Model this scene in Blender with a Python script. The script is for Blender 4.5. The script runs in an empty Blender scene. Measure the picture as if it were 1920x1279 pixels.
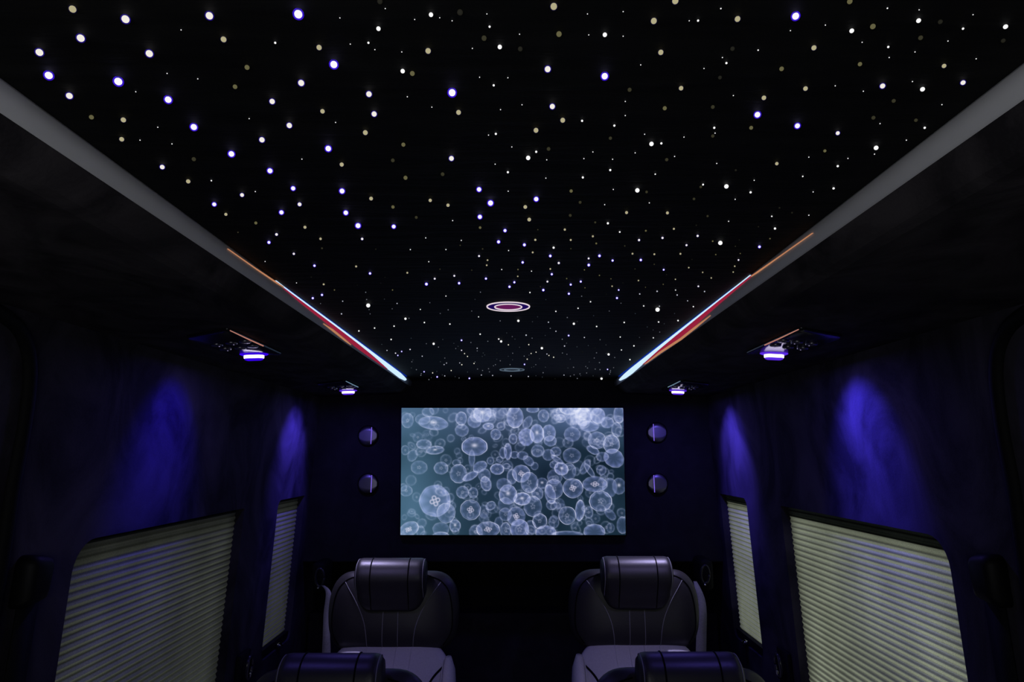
import bpy, bmesh, math, random
import numpy as np
from mathutils import Vector, Matrix

# ------------------------------------------------------------------ camera, world, lights, exposure
SC = bpy.context.scene
COL = SC.collection
F = 1280.0                                   # focal length in pixels of the 1920 frame (24 mm lens)
TH = math.atan((852 - 639.5) / F)            # the camera looks up by about 9.4 degrees
CAMZ = 1.52
cam_data = bpy.data.cameras.new('camera')
cam_data.sensor_width = 36.0
cam_data.lens = F / 1920 * 36
cam_data.shift_x = -2.0 / 1920
cam_data.clip_start = 0.02
cam = bpy.data.objects.new('camera', cam_data)
cam.location = (0, 0, CAMZ)
cam.rotation_euler = (math.pi / 2 + TH, 0, 0)
COL.objects.link(cam)
SC.camera = cam
SC.view_settings.view_transform = 'Standard'
SC.view_settings.look = 'None'
SC.view_settings.exposure = 0.0
SC.view_settings.gamma = 1.0
SC.view_settings.use_curve_mapping = False
SC.cycles.max_bounces = 6
SC.cycles.transparent_max_bounces = 8
SC.cycles.sample_clamp_indirect = 3.0
SC.cycles.caustics_reflective = False
SC.cycles.caustics_refractive = False
SC.cycles.use_denoising = True

def make_world():                            # overcast daylight outside: brighter above and on the right of the van
    w = bpy.data.worlds.new('daylight'); SC.world = w; w.use_nodes = True
    nt = w.node_tree; nt.nodes.clear()
    tc = nt.nodes.new('ShaderNodeTexCoord'); sep = nt.nodes.new('ShaderNodeSeparateXYZ')
    nt.links.new(tc.outputs['Generated'], sep.inputs[0])
    mx = nt.nodes.new('ShaderNodeMapRange'); mx.inputs[1].default_value = -1; mx.inputs[2].default_value = 1
    mx.inputs[3].default_value = 0.0; mx.inputs[4].default_value = 1.0
    nt.links.new(sep.outputs['X'], mx.inputs[0])
    mz = nt.nodes.new('ShaderNodeMapRange'); mz.inputs[1].default_value = -0.25; mz.inputs[2].default_value = 0.5
    mz.inputs[3].default_value = 0.22; mz.inputs[4].default_value = 1.0
    nt.links.new(sep.outputs['Z'], mz.inputs[0])
    mu = nt.nodes.new('ShaderNodeMath'); mu.operation = 'MULTIPLY'
    nt.links.new(mx.outputs[0], mu.inputs[0]); nt.links.new(mz.outputs[0], mu.inputs[1])
    st = nt.nodes.new('ShaderNodeMath'); st.operation = 'MULTIPLY'; st.inputs[1].default_value = WORLD_STRENGTH
    nt.links.new(mu.outputs[0], st.inputs[0])
    bg = nt.nodes.new('ShaderNodeBackground'); bg.inputs['Color'].default_value = (1.0, 1.0, 0.92, 1)
    nt.links.new(st.outputs[0], bg.inputs['Strength'])
    out = nt.nodes.new('ShaderNodeOutputWorld'); nt.links.new(bg.outputs[0], out.inputs[0])
WORLD_STRENGTH = 1.75
make_world()

def area_light(name, loc, target, sx, sy, energy, color):
    l = bpy.data.lights.new(name, 'AREA'); l.shape = 'RECTANGLE'; l.size = sx; l.size_y = sy
    l.energy = energy; l.color = color
    o = bpy.data.objects.new(name, l); COL.objects.link(o); o.location = loc
    o.rotation_euler = (Vector(target) - Vector(loc)).to_track_quat('-Z', 'Y').to_euler()
    return o
# added fill light behind the camera, brightening the rails, walls and seats
area_light('rear_fill', (-0.10, -0.28, CAMZ - 0.05), (0.0, 2, CAMZ + 0.3), 0.7, 0.36, 2.6, (0.95, 0.97, 1.0))

def spot_light(name, loc, direction, angle, energy, color, blend=1.0, radius=0.012):
    l = bpy.data.lights.new(name, 'SPOT'); l.spot_size = math.radians(angle); l.spot_blend = blend
    l.energy = energy; l.color = color; l.shadow_soft_size = radius
    o = bpy.data.objects.new(name, l); COL.objects.link(o); o.location = loc
    o.rotation_euler = Vector(direction).to_track_quat('-Z', 'Y').to_euler()
    return o
def glow_disc(name, loc, energy, color, size=0.04):      # what a frosted lamp lens spreads into the cabin
    l = bpy.data.lights.new(name, 'AREA'); l.shape = 'DISK'; l.size = size; l.energy = energy; l.color = color
    o = bpy.data.objects.new(name, l); COL.objects.link(o); o.location = loc; return o

# ------------------------------------------------------------------ measuring: a pixel of the photo onto a known plane of the van
def ray(px, py):
    x = (px - 962) / F; u = (639.5 - py) / F
    c, s = math.cos(TH), math.sin(TH)
    return x, c - u * s, s + u * c
def at_height(px, py, h):
    d = ray(px, py); k = h / d[2]; return Vector((d[0] * k, d[1] * k, CAMZ + h))
def at_depth(px, py, Y):
    d = ray(px, py); k = Y / d[1]; return Vector((d[0] * k, Y, CAMZ + d[2] * k))
def axis_depth(p): return p[1] * math.cos(TH) + (p[2] - CAMZ) * math.sin(TH)
def wall_x(h): return 0.82 + 0.057 * (0.24 - h)          # half width of the cabin at height h over the camera

# ------------------------------------------------------------------ materials
def srgb(c):
    return tuple((v / 255 / 12.92) if v / 255 <= 0.04045 else ((v / 255 + 0.055) / 1.055) ** 2.4 for v in c)
def new_mat(name):
    m = bpy.data.materials.new(name); m.use_nodes = True
    return m, m.node_tree, m.node_tree.nodes['Principled BSDF']
def plain(name, col, rough=0.6, metal=0.0, spec=0.5, noise=0.0, nscale=60):
    m, nt, p = new_mat(name)
    p.inputs['Base Color'].default_value = (*col, 1); p.inputs['Roughness'].default_value = rough
    p.inputs['Metallic'].default_value = metal; p.inputs['Specular IOR Level'].default_value = spec
    if noise:
        tc = nt.nodes.new('ShaderNodeTexCoord'); n = nt.nodes.new('ShaderNodeTexNoise')
        n.inputs['Scale'].default_value = nscale; n.inputs['Detail'].default_value = 4
        nt.links.new(tc.outputs['Object'], n.inputs['Vector'])
        mr = nt.nodes.new('ShaderNodeMapRange'); mr.inputs[3].default_value = 1 - noise; mr.inputs[4].default_value = 1 + noise
        nt.links.new(n.outputs['Fac'], mr.inputs[0])
        mx = nt.nodes.new('ShaderNodeVectorMath'); mx.operation = 'SCALE'; mx.inputs[0].default_value = col
        nt.links.new(mr.outputs[0], mx.inputs['Scale']); nt.links.new(mx.outputs[0], p.inputs['Base Color'])
        b = nt.nodes.new('ShaderNodeBump'); b.inputs['Strength'].default_value = 0.12; b.inputs['Distance'].default_value = 0.002
        nt.links.new(n.outputs['Fac'], b.inputs['Height']); nt.links.new(b.outputs[0], p.inputs['Normal'])
    return m
def glow(name, col, strength=1.0, sample=True):
    m, nt, p = new_mat(name)
    p.inputs['Base Color'].default_value = (0.02, 0.02, 0.02, 1); p.inputs['Roughness'].default_value = 0.6
    p.inputs['Specular IOR Level'].default_value = 0.0
    p.inputs['Emission Color'].default_value = (*col, 1); p.inputs['Emission Strength'].default_value = strength
    if not sample: m.cycles.emission_sampling = 'NONE'
    return m
def suede(name, lo, hi, scale=(1, 1, 1), nscale=5.0, distort=1.2, rough=0.9, spec=0.1):
    """brushed suede: the nap lies in long smeared strokes"""
    m, nt, p = new_mat(name)
    tc = nt.nodes.new('ShaderNodeTexCoord'); mp = nt.nodes.new('ShaderNodeMapping'); mp.inputs['Scale'].default_value = scale
    nt.links.new(tc.outputs['Object'], mp.inputs['Vector'])
    n = nt.nodes.new('ShaderNodeTexNoise'); n.inputs['Scale'].default_value = nscale; n.inputs['Detail'].default_value = 6
    n.inputs['Roughness'].default_value = 0.55; n.inputs['Distortion'].default_value = distort
    nt.links.new(mp.outputs[0], n.inputs['Vector'])
    f = nt.nodes.new('ShaderNodeTexNoise'); f.inputs['Scale'].default_value = 260; f.inputs['Detail'].default_value = 2
    nt.links.new(tc.outputs['Object'], f.inputs['Vector'])
    mr = nt.nodes.new('ShaderNodeMapRange'); mr.inputs[1].default_value = 0.36; mr.inputs[2].default_value = 0.68
    nt.links.new(n.outputs['Fac'], mr.inputs[0])
    ad = nt.nodes.new('ShaderNodeMath'); ad.operation = 'MULTIPLY_ADD'; ad.inputs[1].default_value = 0.35; ad.inputs[2].default_value = -0.17
    nt.links.new(f.outputs['Fac'], ad.inputs[0])
    su = nt.nodes.new('ShaderNodeMath'); su.operation = 'ADD'; su.use_clamp = True
    nt.links.new(mr.outputs[0], su.inputs[0]); nt.links.new(ad.outputs[0], su.inputs[1])
    mx = nt.nodes.new('ShaderNodeMix'); mx.data_type = 'RGBA'
    mx.inputs[6].default_value = (*lo, 1); mx.inputs[7].default_value = (*hi, 1)
    nt.links.new(su.outputs[0], mx.inputs[0]); nt.links.new(mx.outputs[2], p.inputs['Base Color'])
    p.inputs['Roughness'].default_value = rough; p.inputs['Specular IOR Level'].default_value = spec
    b = nt.nodes.new('ShaderNodeBump'); b.inputs['Strength'].default_value = 0.25; b.inputs['Distance'].default_value = 0.003
    nt.links.new(su.outputs[0], b.inputs['Height']); nt.links.new(b.outputs[0], p.inputs['Normal'])
    return m
def shade_fabric(name, base, pitch):
    """light-filtering pleated cloth; the doubled cloth along every fold lets less through"""
    m, nt, p = new_mat(name); nt.nodes.remove(p)
    tc = nt.nodes.new('ShaderNodeTexCoord'); sep = nt.nodes.new('ShaderNodeSeparateXYZ')
    nt.links.new(tc.outputs['Object'], sep.inputs[0])
    dv = nt.nodes.new('ShaderNodeMath'); dv.operation = 'DIVIDE'; dv.inputs[1].default_value = pitch
    nt.links.new(sep.outputs['Z'], dv.inputs[0])
    fr = nt.nodes.new('ShaderNodeMath'); fr.operation = 'FRACT'; nt.links.new(dv.outputs[0], fr.inputs[0])
    pp = nt.nodes.new('ShaderNodeMath'); pp.operation = 'PINGPONG'; pp.inputs[1].default_value = 0.5; nt.links.new(fr.outputs[0], pp.inputs[0])
    fold = nt.nodes.new('ShaderNodeMapRange'); fold.interpolation_type = 'SMOOTHSTEP'
    fold.inputs[1].default_value = 0.02; fold.inputs[2].default_value = 0.3; fold.inputs[3].default_value = 0.42; fold.inputs[4].default_value = 1.0
    nt.links.new(pp.outputs[0], fold.inputs[0])
    n = nt.nodes.new('ShaderNodeTexNoise'); n.inputs['Scale'].default_value = 420; n.inputs['Detail'].default_value = 2
    nt.links.new(tc.outputs['Object'], n.inputs['Vector'])
    n2 = nt.nodes.new('ShaderNodeTexNoise'); n2.inputs['Scale'].default_value = 5; n2.inputs['Detail'].default_value = 3
    nt.links.new(tc.outputs['Object'], n2.inputs['Vector'])
    mr = nt.nodes.new('ShaderNodeMapRange'); mr.inputs[3].default_value = 0.55; mr.inputs[4].default_value = 1.45
    nt.links.new(n.outputs['Fac'], mr.inputs[0])
    mr2 = nt.nodes.new('ShaderNodeMapRange'); mr2.inputs[1].default_value = 0.3; mr2.inputs[2].default_value = 0.7; mr2.inputs[3].default_value = 0.8; mr2.inputs[4].default_value = 1.2
    nt.links.new(n2.outputs['Fac'], mr2.inputs[0])
    m1 = nt.nodes.new('ShaderNodeMath'); m1.operation = 'MULTIPLY'; nt.links.new(fold.outputs[0], m1.inputs[0]); nt.links.new(mr.outputs[0], m1.inputs[1])
    m2 = nt.nodes.new('ShaderNodeMath'); m2.operation = 'MULTIPLY'; nt.links.new(m1.outputs[0], m2.inputs[0]); nt.links.new(mr2.outputs[0], m2.inputs[1])
    sc = nt.nodes.new('ShaderNodeVectorMath'); sc.operation = 'SCALE'; sc.inputs[0].default_value = base
    nt.links.new(m2.outputs[0], sc.inputs['Scale'])
    tr = nt.nodes.new('ShaderNodeBsdfTranslucent'); nt.links.new(sc.outputs[0], tr.inputs['Color'])
    df = nt.nodes.new('ShaderNodeBsdfDiffuse'); nt.links.new(sc.outputs[0], df.inputs['Color'])
    mix = nt.nodes.new('ShaderNodeMixShader'); mix.inputs[0].default_value = 0.2
    nt.links.new(tr.outputs[0], mix.inputs[1]); nt.links.new(df.outputs[0], mix.inputs[2])
    nt.links.new(mix.outputs[0], nt.nodes['Material Output'].inputs[0])
    return m
def tinted_glass(name):
    m, nt, p = new_mat(name); nt.nodes.remove(p)
    t = nt.nodes.new('ShaderNodeBsdfTransparent'); t.inputs[0].default_value = (0.72, 0.76, 0.72, 1)
    g = nt.nodes.new('ShaderNodeBsdfGlossy'); g.inputs['Roughness'].default_value = 0.05
    mix = nt.nodes.new('ShaderNodeMixShader'); mix.inputs[0].default_value = 0.06
    nt.links.new(t.outputs[0], mix.inputs[1]); nt.links.new(g.outputs[0], mix.inputs[2])
    nt.links.new(mix.outputs[0], nt.nodes['Material Output'].inputs[0])
    return m

PITCH = 0.0165
M = dict(
    wall=suede('navy_suede', (0.013, 0.012, 0.017), (0.055, 0.050, 0.066), (1, 1.2, 0.9), 3.6, 1.3),
    bulk=suede('bulkhead_suede', (0.016, 0.015, 0.022), (0.024, 0.022, 0.032), (2, 2, 2), 5.0, 0.8),
    soffit=suede('soffit_suede', (0.020, 0.018, 0.021), (0.066, 0.059, 0.064), (1.6, 0.9, 1), 5.0, 1.6),
    ceil=suede('black_headliner', (0.003, 0.003, 0.003), (0.0075, 0.0075, 0.0075), (1.2, 9, 1), 5.0, 0.5, 0.75, 0.15),
    trim=plain('satin_trim', (0.68, 0.68, 0.70), 0.5, 0.0, 0.3, 0.04, 25),
    black=plain('black_plastic', (0.006, 0.006, 0.008), 0.45, 0.0, 0.3, 0.2, 90),
    rubber=plain('black_rubber', (0.004, 0.004, 0.005), 0.7, 0.0, 0.15),
    floor=plain('floor_vinyl', (0.012, 0.011, 0.013), 0.5, 0.0, 0.3, 0.3, 8),
    leather=plain('black_leather', (0.020, 0.019, 0.021), 0.42, 0.0, 0.45, 0.25, 190),
    leather_lit=plain('lit_leather', (0.38, 0.37, 0.40), 0.5, 0.0, 0.4, 0.15, 190),  # black leather painted paler for the light falling on it
    thread=plain('pale_thread', (0.42, 0.41, 0.44), 0.7),
    groove=plain('dark_seam', (0.002, 0.002, 0.003), 0.8, 0.0, 0.1),
    web=plain('grey_webbing', (0.23, 0.23, 0.25), 0.7, 0.0, 0.2, 0.3, 220),
    web_black=plain('black_webbing', (0.004, 0.004, 0.005), 0.8, 0.0, 0.15, 0.3, 220),
    chrome=plain('chrome', (0.75, 0.75, 0.77), 0.12, 1.0),
    satin=plain('satin_metal', (0.30, 0.29, 0.34), 0.30, 1.0),
    dark_metal=plain('dark_metal', (0.26, 0.25, 0.30), 0.42, 1.0),
    pod=plain('console_black', (0.008, 0.008, 0.012), 0.22, 0.0, 0.4),
    shade=shade_fabric('sage_shade_cloth', (0.58, 0.58, 0.50), PITCH),
    rail=shade_fabric('shaded_top_cloth', (0.27, 0.29, 0.25), PITCH),  # darker cloth paints the reveal's shade onto the top pleats
    glass=tinted_glass('tinted_glass'),
)

# ------------------------------------------------------------------ mesh and object helpers
def tag(o, label=None, cat=None, group=None, kind=None):
    if label: o['label'] = label
    if cat: o['category'] = cat
    if group: o['group'] = group
    if kind: o['kind'] = kind
    return o
def finish(name, bm, mat, parent=None, smooth=True, loc=None):
    bmesh.ops.recalc_face_normals(bm, faces=bm.faces[:])
    me = bpy.data.meshes.new(name); bm.to_mesh(me); bm.free()
    for m in (mat if isinstance(mat, (list, tuple)) else [mat]): me.materials.append(m)
    if smooth:
        me.polygons.foreach_set('use_smooth', [True] * len(me.polygons))
    o = bpy.data.objects.new(name, me); COL.objects.link(o)
    if parent: o.parent = parent
    if loc: o.location = loc
    return o
def empty(name, loc=(0, 0, 0), rz=0.0):
    o = bpy.data.objects.new(name, None); o.empty_display_size = 0.05
    o.location = loc; o.rotation_euler = (0, 0, rz); COL.objects.link(o); return o
def flat(o):
    o.data.polygons.foreach_set('use_smooth', [False] * len(o.data.polygons)); return o
def box(bm, c, s, rot=None, bevel=0.0, seg=2):
    r = bmesh.ops.create_cube(bm, size=1.0)
    vs = r['verts']
    mat = Matrix.Translation(c) @ (rot.to_4x4() if rot else Matrix()) @ Matrix.Diagonal((*s, 1))
    bmesh.ops.transform(bm, matrix=mat, verts=vs)
    if bevel:
        es = list({e for v in vs for e in v.link_edges})
        bmesh.ops.bevel(bm, geom=es, offset=bevel, segments=seg, profile=0.5, affect='EDGES', clamp_overlap=True)
def tube(bm, pts, r, n=8, caps=True, flatten=None):
    """round bar along a path; r is a number or one radius per point"""
    pts = [Vector(p) for p in pts]; rings = []
    up = None
    for i, p in enumerate(pts):
        t = (pts[min(i + 1, len(pts) - 1)] - pts[max(i - 1, 0)]).normalized()
        if up is None:
            up = Vector((0, 0, 1)) if abs(t.z) < 0.9 else Vector((0, 1, 0))
        side = t.cross(up).normalized(); up = side.cross(t).normalized()
        rr = r[i] if isinstance(r, (list, tuple)) else r
        rings.append([bm.verts.new(p + (side * math.cos(2 * math.pi * k / n) + up * math.sin(2 * math.pi * k / n)) * rr) for k in range(n)])
    for a, b in zip(rings, rings[1:]):
        for k in range(n): bm.faces.new((a[k], a[(k + 1) % n], b[(k + 1) % n], b[k]))
    if caps:
        bm.faces.new(rings[0][::-1]); bm.faces.new(rings[-1])
def lathe(bm, prof, n=48, mat=Matrix()):
    """prof: (radius, z) pairs turned round the z axis, then placed by mat"""
    rings = []
    for r, z in prof:
        if r < 1e-6: rings.append([bm.verts.new(mat @ Vector((0, 0, z)))])
        else: rings.append([bm.verts.new(mat @ Vector((r * math.cos(2 * math.pi * k / n), r * math.sin(2 * math.pi * k / n), z))) for k in range(n)])
    for a, b in zip(rings, rings[1:]):
        for k in range(n):
            k2 = (k + 1) % n
            if len(a) == 1 and len(b) == 1: continue
            if len(a) == 1: bm.faces.new((a[0], b[k], b[k2]))
            elif len(b) == 1: bm.faces.new((a[k], a[k2], b[0]))
            else: bm.faces.new((a[k], a[k2], b[k2], b[k]))
def loft(bm, sections, closed=True, caps=True):
    rings = [[bm.verts.new(p) for p in s] for s in sections]; n = len(rings[0])
    for a, b in zip(rings, rings[1:]):
        for k in range(n if closed else n - 1): bm.faces.new((a[k], a[(k + 1) % n], b[(k + 1) % n], b[k]))
    if caps and closed:
        bm.faces.new(rings[0][::-1]); bm.faces.new(rings[-1])
def smooth_path(pts, n=6, closed=False):
    pts = [Vector(p) for p in pts]; N = len(pts); out = []
    rng = range(N) if closed else range(N - 1)
    for i in rng:
        p0 = pts[(i - 1) % N] if closed or i > 0 else pts[i]
        p1 = pts[i]; p2 = pts[(i + 1) % N]
        p3 = pts[(i + 2) % N] if closed or i + 2 < N else p2
        for k in range(n):
            t = k / n
            out.append(0.5 * ((2 * p1) + (p2 - p0) * t + (2 * p0 - 5 * p1 + 4 * p2 - p3) * t * t + (3 * p1 - p0 - 3 * p2 + p3) * t ** 3))
    if not closed: out.append(pts[-1])
    return out
def panel_with_holes(outer, holes, thick):
    """flat panel in (u, v) with openings; returns a bmesh with w in 0..thick"""
    cu = bpy.data.curves.new('tmp', 'CURVE'); cu.dimensions = '2D'; cu.fill_mode = 'BOTH'; cu.extrude = thick / 2
    for poly in [outer] + holes:
        s = cu.splines.new('POLY'); s.points.add(len(poly) - 1); s.use_cyclic_u = True
        for p, q in zip(s.points, poly): p.co = (q[0], q[1], 0, 1)
    o = bpy.data.objects.new('tmp', cu); COL.objects.link(o)
    dg = bpy.context.evaluated_depsgraph_get(); dg.update()
    me = bpy.data.meshes.new_from_object(o.evaluated_get(dg))
    bm = bmesh.new(); bm.from_mesh(me)
    bmesh.ops.remove_doubles(bm, verts=bm.verts[:], dist=1e-5)
    for v in bm.verts: v.co.z += thick / 2
    bpy.data.objects.remove(o); bpy.data.curves.remove(cu); bpy.data.meshes.remove(me)
    return bm
def struct(o): o['kind'] = 'structure'; return o

# ------------------------------------------------------------------ the cabin shell
Y0, Y1 = -0.75, 2.9
def rounded(poly, radii, seg=6):
    out = []; n = len(poly)
    for i, (p, r) in enumerate(zip(poly, radii)):
        p = Vector(p); a = (Vector(poly[i - 1]) - p).normalized(); b = (Vector(poly[(i + 1) % n]) - p).normalized()
        if r <= 0: out.append((p.x, p.y)); continue
        ang = a.angle(b); d = r / math.tan(ang / 2)
        c = p + (a + b).normalized() * (r / math.sin(ang / 2))
        s, e = p + a * d - c, p + b * d - c
        a0 = math.atan2(s.y, s.x); da = math.atan2(e.y, e.x) - a0
        da = (da + math.pi) % (2 * math.pi) - math.pi
        for k in range(seg + 1):
            out.append((c.x + r * math.cos(a0 + da * k / seg), c.y + r * math.sin(a0 + da * k / seg)))
    return out
#                near   far    top     bottom
BIG = dict(l=(1.365, 2.200, -0.167, -0.800), r=(1.375, 2.208, -0.160, -0.800))
SMALL = dict(l=(2.515, 2.828, -0.164, -0.712), r=(2.530, 2.845, -0.158, -0.706))
def opening(w, big):
    a, b, t, d = w
    return rounded([(a, t), (b, t), (b, d), (a, d)], [0.06 if big else 0.03, 0.006, 0.03, 0.03])
def side_map(side):
    def f(u, v, w): return Vector((side * (wall_x(v) + w), u, CAMZ + v))
    return f
for side, key, nm in ((-1, 'l', 'left'), (1, 'r', 'right')):
    f = side_map(side)
    bm = panel_with_holes([(Y0, 0.30), (3.25, 0.30), (3.25, -CAMZ), (Y0, -CAMZ)], [opening(BIG[key], True), opening(SMALL[key], False)], 0.045)
    for v in bm.verts: v.co = f(*v.co)
    struct(flat(finish('wall_' + nm, bm, M['wall'])))

def edge_x(side, Y):                         # inner edge of the star ceiling
    return -0.431 - 0.004 * (Y - 0.53) / 2.36 if side < 0 else 0.413 + 0.020 * (Y - 0.51) / 2.38
bm = bmesh.new(); box(bm, (0, (Y0 + 2.95) / 2, CAMZ + 0.311 + 0.02), (0.96, 2.95 - Y0, 0.04))
struct(flat(finish('ceiling', bm, M['ceil'])))
bm = bmesh.new(); box(bm, (0, 1.25, -0.02), (1.98, 4.0, 0.04))
struct(flat(finish('floor', bm, M['floor'])))
bm = bmesh.new(); box(bm, (0, Y0 - 0.02, 0.9), (1.98, 0.04, 1.9))
struct(flat(finish('wall_rear', bm, M['wall'])))
bm = bmesh.new()                              # bulkhead: the upper panel overhangs a recess
box(bm, (0, 3.05, CAMZ + (0.345 - 0.436) / 2), (1.76, 0.30, 0.345 + 0.436), bevel=0.006)
struct(flat(finish('wall_front', bm, M['bulk'])))
bm = bmesh.new(); box(bm, (0, 3.215, 0.55), (1.98, 0.05, 1.12))
struct(flat(finish('wall_front_recess', bm, M['rubber'])))
bm = bmesh.new(); box(bm, (0, 3.12, (CAMZ - 0.666) / 2), (1.74, 0.14, CAMZ - 0.666), bevel=0.008)
struct(flat(finish('trim_1', bm, M['bulk'])))

k = 2
for side in (-1, 1):                          # slanting soffit boxes above the windows, then the satin rail along the ceiling edge
    secs = []
    for Y in (Y0, 0.2, 1.0, 2.0, 2.9):
        x = edge_x(side, Y); s = side
        secs.append([Vector((x - s * 0.002, Y, CAMZ + 0.330)), Vector((x + s * 0.003, Y, CAMZ + 0.284)), Vector((x + s * 0.014, Y, CAMZ + 0.272)), Vector((x + s * 0.026, Y, CAMZ + 0.259)),
                     Vector((x + s * 0.040, Y, CAMZ + 0.2535)), Vector((s * 0.60, Y, CAMZ + 0.2475)), Vector((s * 0.825, Y, CAMZ + 0.2385)), Vector((s * 0.84, Y, CAMZ + 0.330))])
    bm = bmesh.new(); loft(bm, secs)
    struct(flat(finish('trim_%d' % k, bm, M['soffit']))); k += 1
    secs = []
    for Y in (Y0, 0.2, 1.0, 2.0, 2.899):
        x = edge_x(side, Y); s = side; c = []
        for j in range(9):                     # shallow convex front
            t = j / 8; bulge = 0.0045 * math.sin(math.pi * t)
            c.append(Vector((x - s * (bulge + 0.0015) + s * 0.004 * t, Y, CAMZ + 0.3115 - 0.0265 * t)))
        c += [Vector((x + s * 0.012, Y, CAMZ + 0.285)), Vector((x + s * 0.008, Y, CAMZ + 0.3115))]
        secs.append(c)
    bm = bmesh.new(); loft(bm, secs)
    struct(finish('trim_%d' % k, bm, M['trim'])); k += 1
# black rubber seals of the rear doorway, curving up the wall into the roof
SEAL = [(0.70, 0.236), (0.95, 0.233), (1.07, 0.222), (1.125, 0.195), (1.155, 0.140), (1.164, 0.046), (1.162, -0.06), (1.166, -0.173), (1.172, -0.6), (1.176, -1.50)]
for side in (-1, 1):
    pts = smooth_path([side_map(side)(u, v, 0) for u, v in SEAL], 6)
    bm = bmesh.new(); tube(bm, pts, 0.0135, 10)
    struct(finish('trim_%d' % k, bm, M['rubber'])); k += 1

# ------------------------------------------------------------------ windows and their pleated shades
def window(num, side, w, big):
    f = side_map(side); a, b, t, d = w
    bm = bmesh.new()
    loft(bm, [[f(u, v, ww) for u, v in opening((a, b, t, d), big)] for ww in (0.040, 0.052)])
    g = struct(flat(finish('window_%d' % num, bm, M['glass'])))
    fr = panel_with_holes(opening((a - 0.015, b + 0.015, t + 0.015, d - 0.015), big), [opening((a + 0.008, b - 0.008, t - 0.008, d + 0.008), big)], 0.012)
    for v in fr.verts: v.co = f(v.co.x, v.co.y, v.co.z + 0.053)
    flat(finish('window_frame', fr, M['black'], g))
def shade(side, w, big, label):
    f = side_map(side); a, b, t, d = w
    root = empty('pleated_shade', f((a + b) / 2, d, 0.026)); base = root.location.copy()
    tag(root, label, 'window shade', 'pleated shades in the side windows')
    low = d + (0.028 if not big else 0.02)
    def rel(p): return p - base
    head = 0.030 if side > 0 else 0.012
    inset = 0.0006
    top = t - head
    bm = bmesh.new(); n = int((top - low) / (PITCH / 2)); cols = 12; rows = []
    shape = opening((a, b, t, d), big)
    def span(v):                               # the cloth follows the rounded corner of the opening
        r = 0.06 if big else 0.03
        lo = a + inset
        if v > t - r: lo = a + r - math.sqrt(max(0, r * r - (v - (t - r)) ** 2)) + inset
        return lo, b - inset
    for i in range(n + 1):
        v = top - (top - low) * i / n
        off = 0.002 if i % 2 else -0.002
        lo, hi = span(v)
        rows.append([bm.verts.new(rel(f(lo + (hi - lo) * c / cols, v, 0.026 + off))) for c in range(cols + 1)])
    for r0, r1 in zip(rows, rows[1:]):
        for c in range(cols): bm.faces.new((r0[c], r0[c + 1], r1[c + 1], r1[c]))
    flat(finish('cloth', bm, M['shade'], root))
    bm = bmesh.new(); lo, hi = span(t - head * 0.75); secs = []
    for j in range(7):
        v = t - head * j / 6; l2, _ = span(v)
        ww = 0.024 + (0.003 if j % 2 else -0.003)
        secs.append([rel(f(l2, v, ww)), rel(f(hi, v, ww)), rel(f(hi, v, ww + 0.006)), rel(f(l2, v, ww + 0.006))])
    loft(bm, secs)
    flat(finish('shaded_top_pleats', bm, M['rail'], root))  # top pleats in darker cloth, shade painted in
    bm = bmesh.new()
    secs = [[rel(f(u, v, ww)) for v, ww in ((low + 0.002, 0.008), (low + 0.002, 0.034), (d + 0.002, 0.034), (d + 0.002, 0.008))] for u in (a + 0.003, b - 0.003)]
    loft(bm, secs)
    br = flat(finish('bottom_rail', bm, M['rubber'], root))
    bm = bmesh.new(); mid = (a + b) / 2 + 0.02  # chrome pull tab clipped to the rail
    p0 = rel(f(mid, low - 0.013, -0.001))
    box(bm, p0, (0.012, 0.030, 0.010), bevel=0.003)
    tube(bm, [p0 + Vector((0, -0.02, 0.004)), p0 + Vector((-side * 0.012, -0.008, -0.004)), p0 + Vector((-side * 0.012, 0.010, -0.006)), p0 + Vector((0, 0.02, -0.002))], 0.0025, 8)
    finish('pull_tab', bm, M['chrome'], br)
    return root
window(1, -1, BIG['l'], True); window(2, -1, SMALL['l'], False); window(3, 1, BIG['r'], True); window(4, 1, SMALL['r'], False)
shade(-1, BIG['l'], True, 'wide sage pleated shade in the left wall nearest the camera, dimmer of the wide two')
shade(-1, SMALL['l'], False, 'narrow sage pleated shade in the left wall beside the front bulkhead')
shade(1, BIG['r'], True, 'wide sage pleated shade in the right wall nearest the camera, brightest of the four')
shade(1, SMALL['r'], False, 'narrow sage pleated shade in the right wall beside the front bulkhead')

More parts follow.
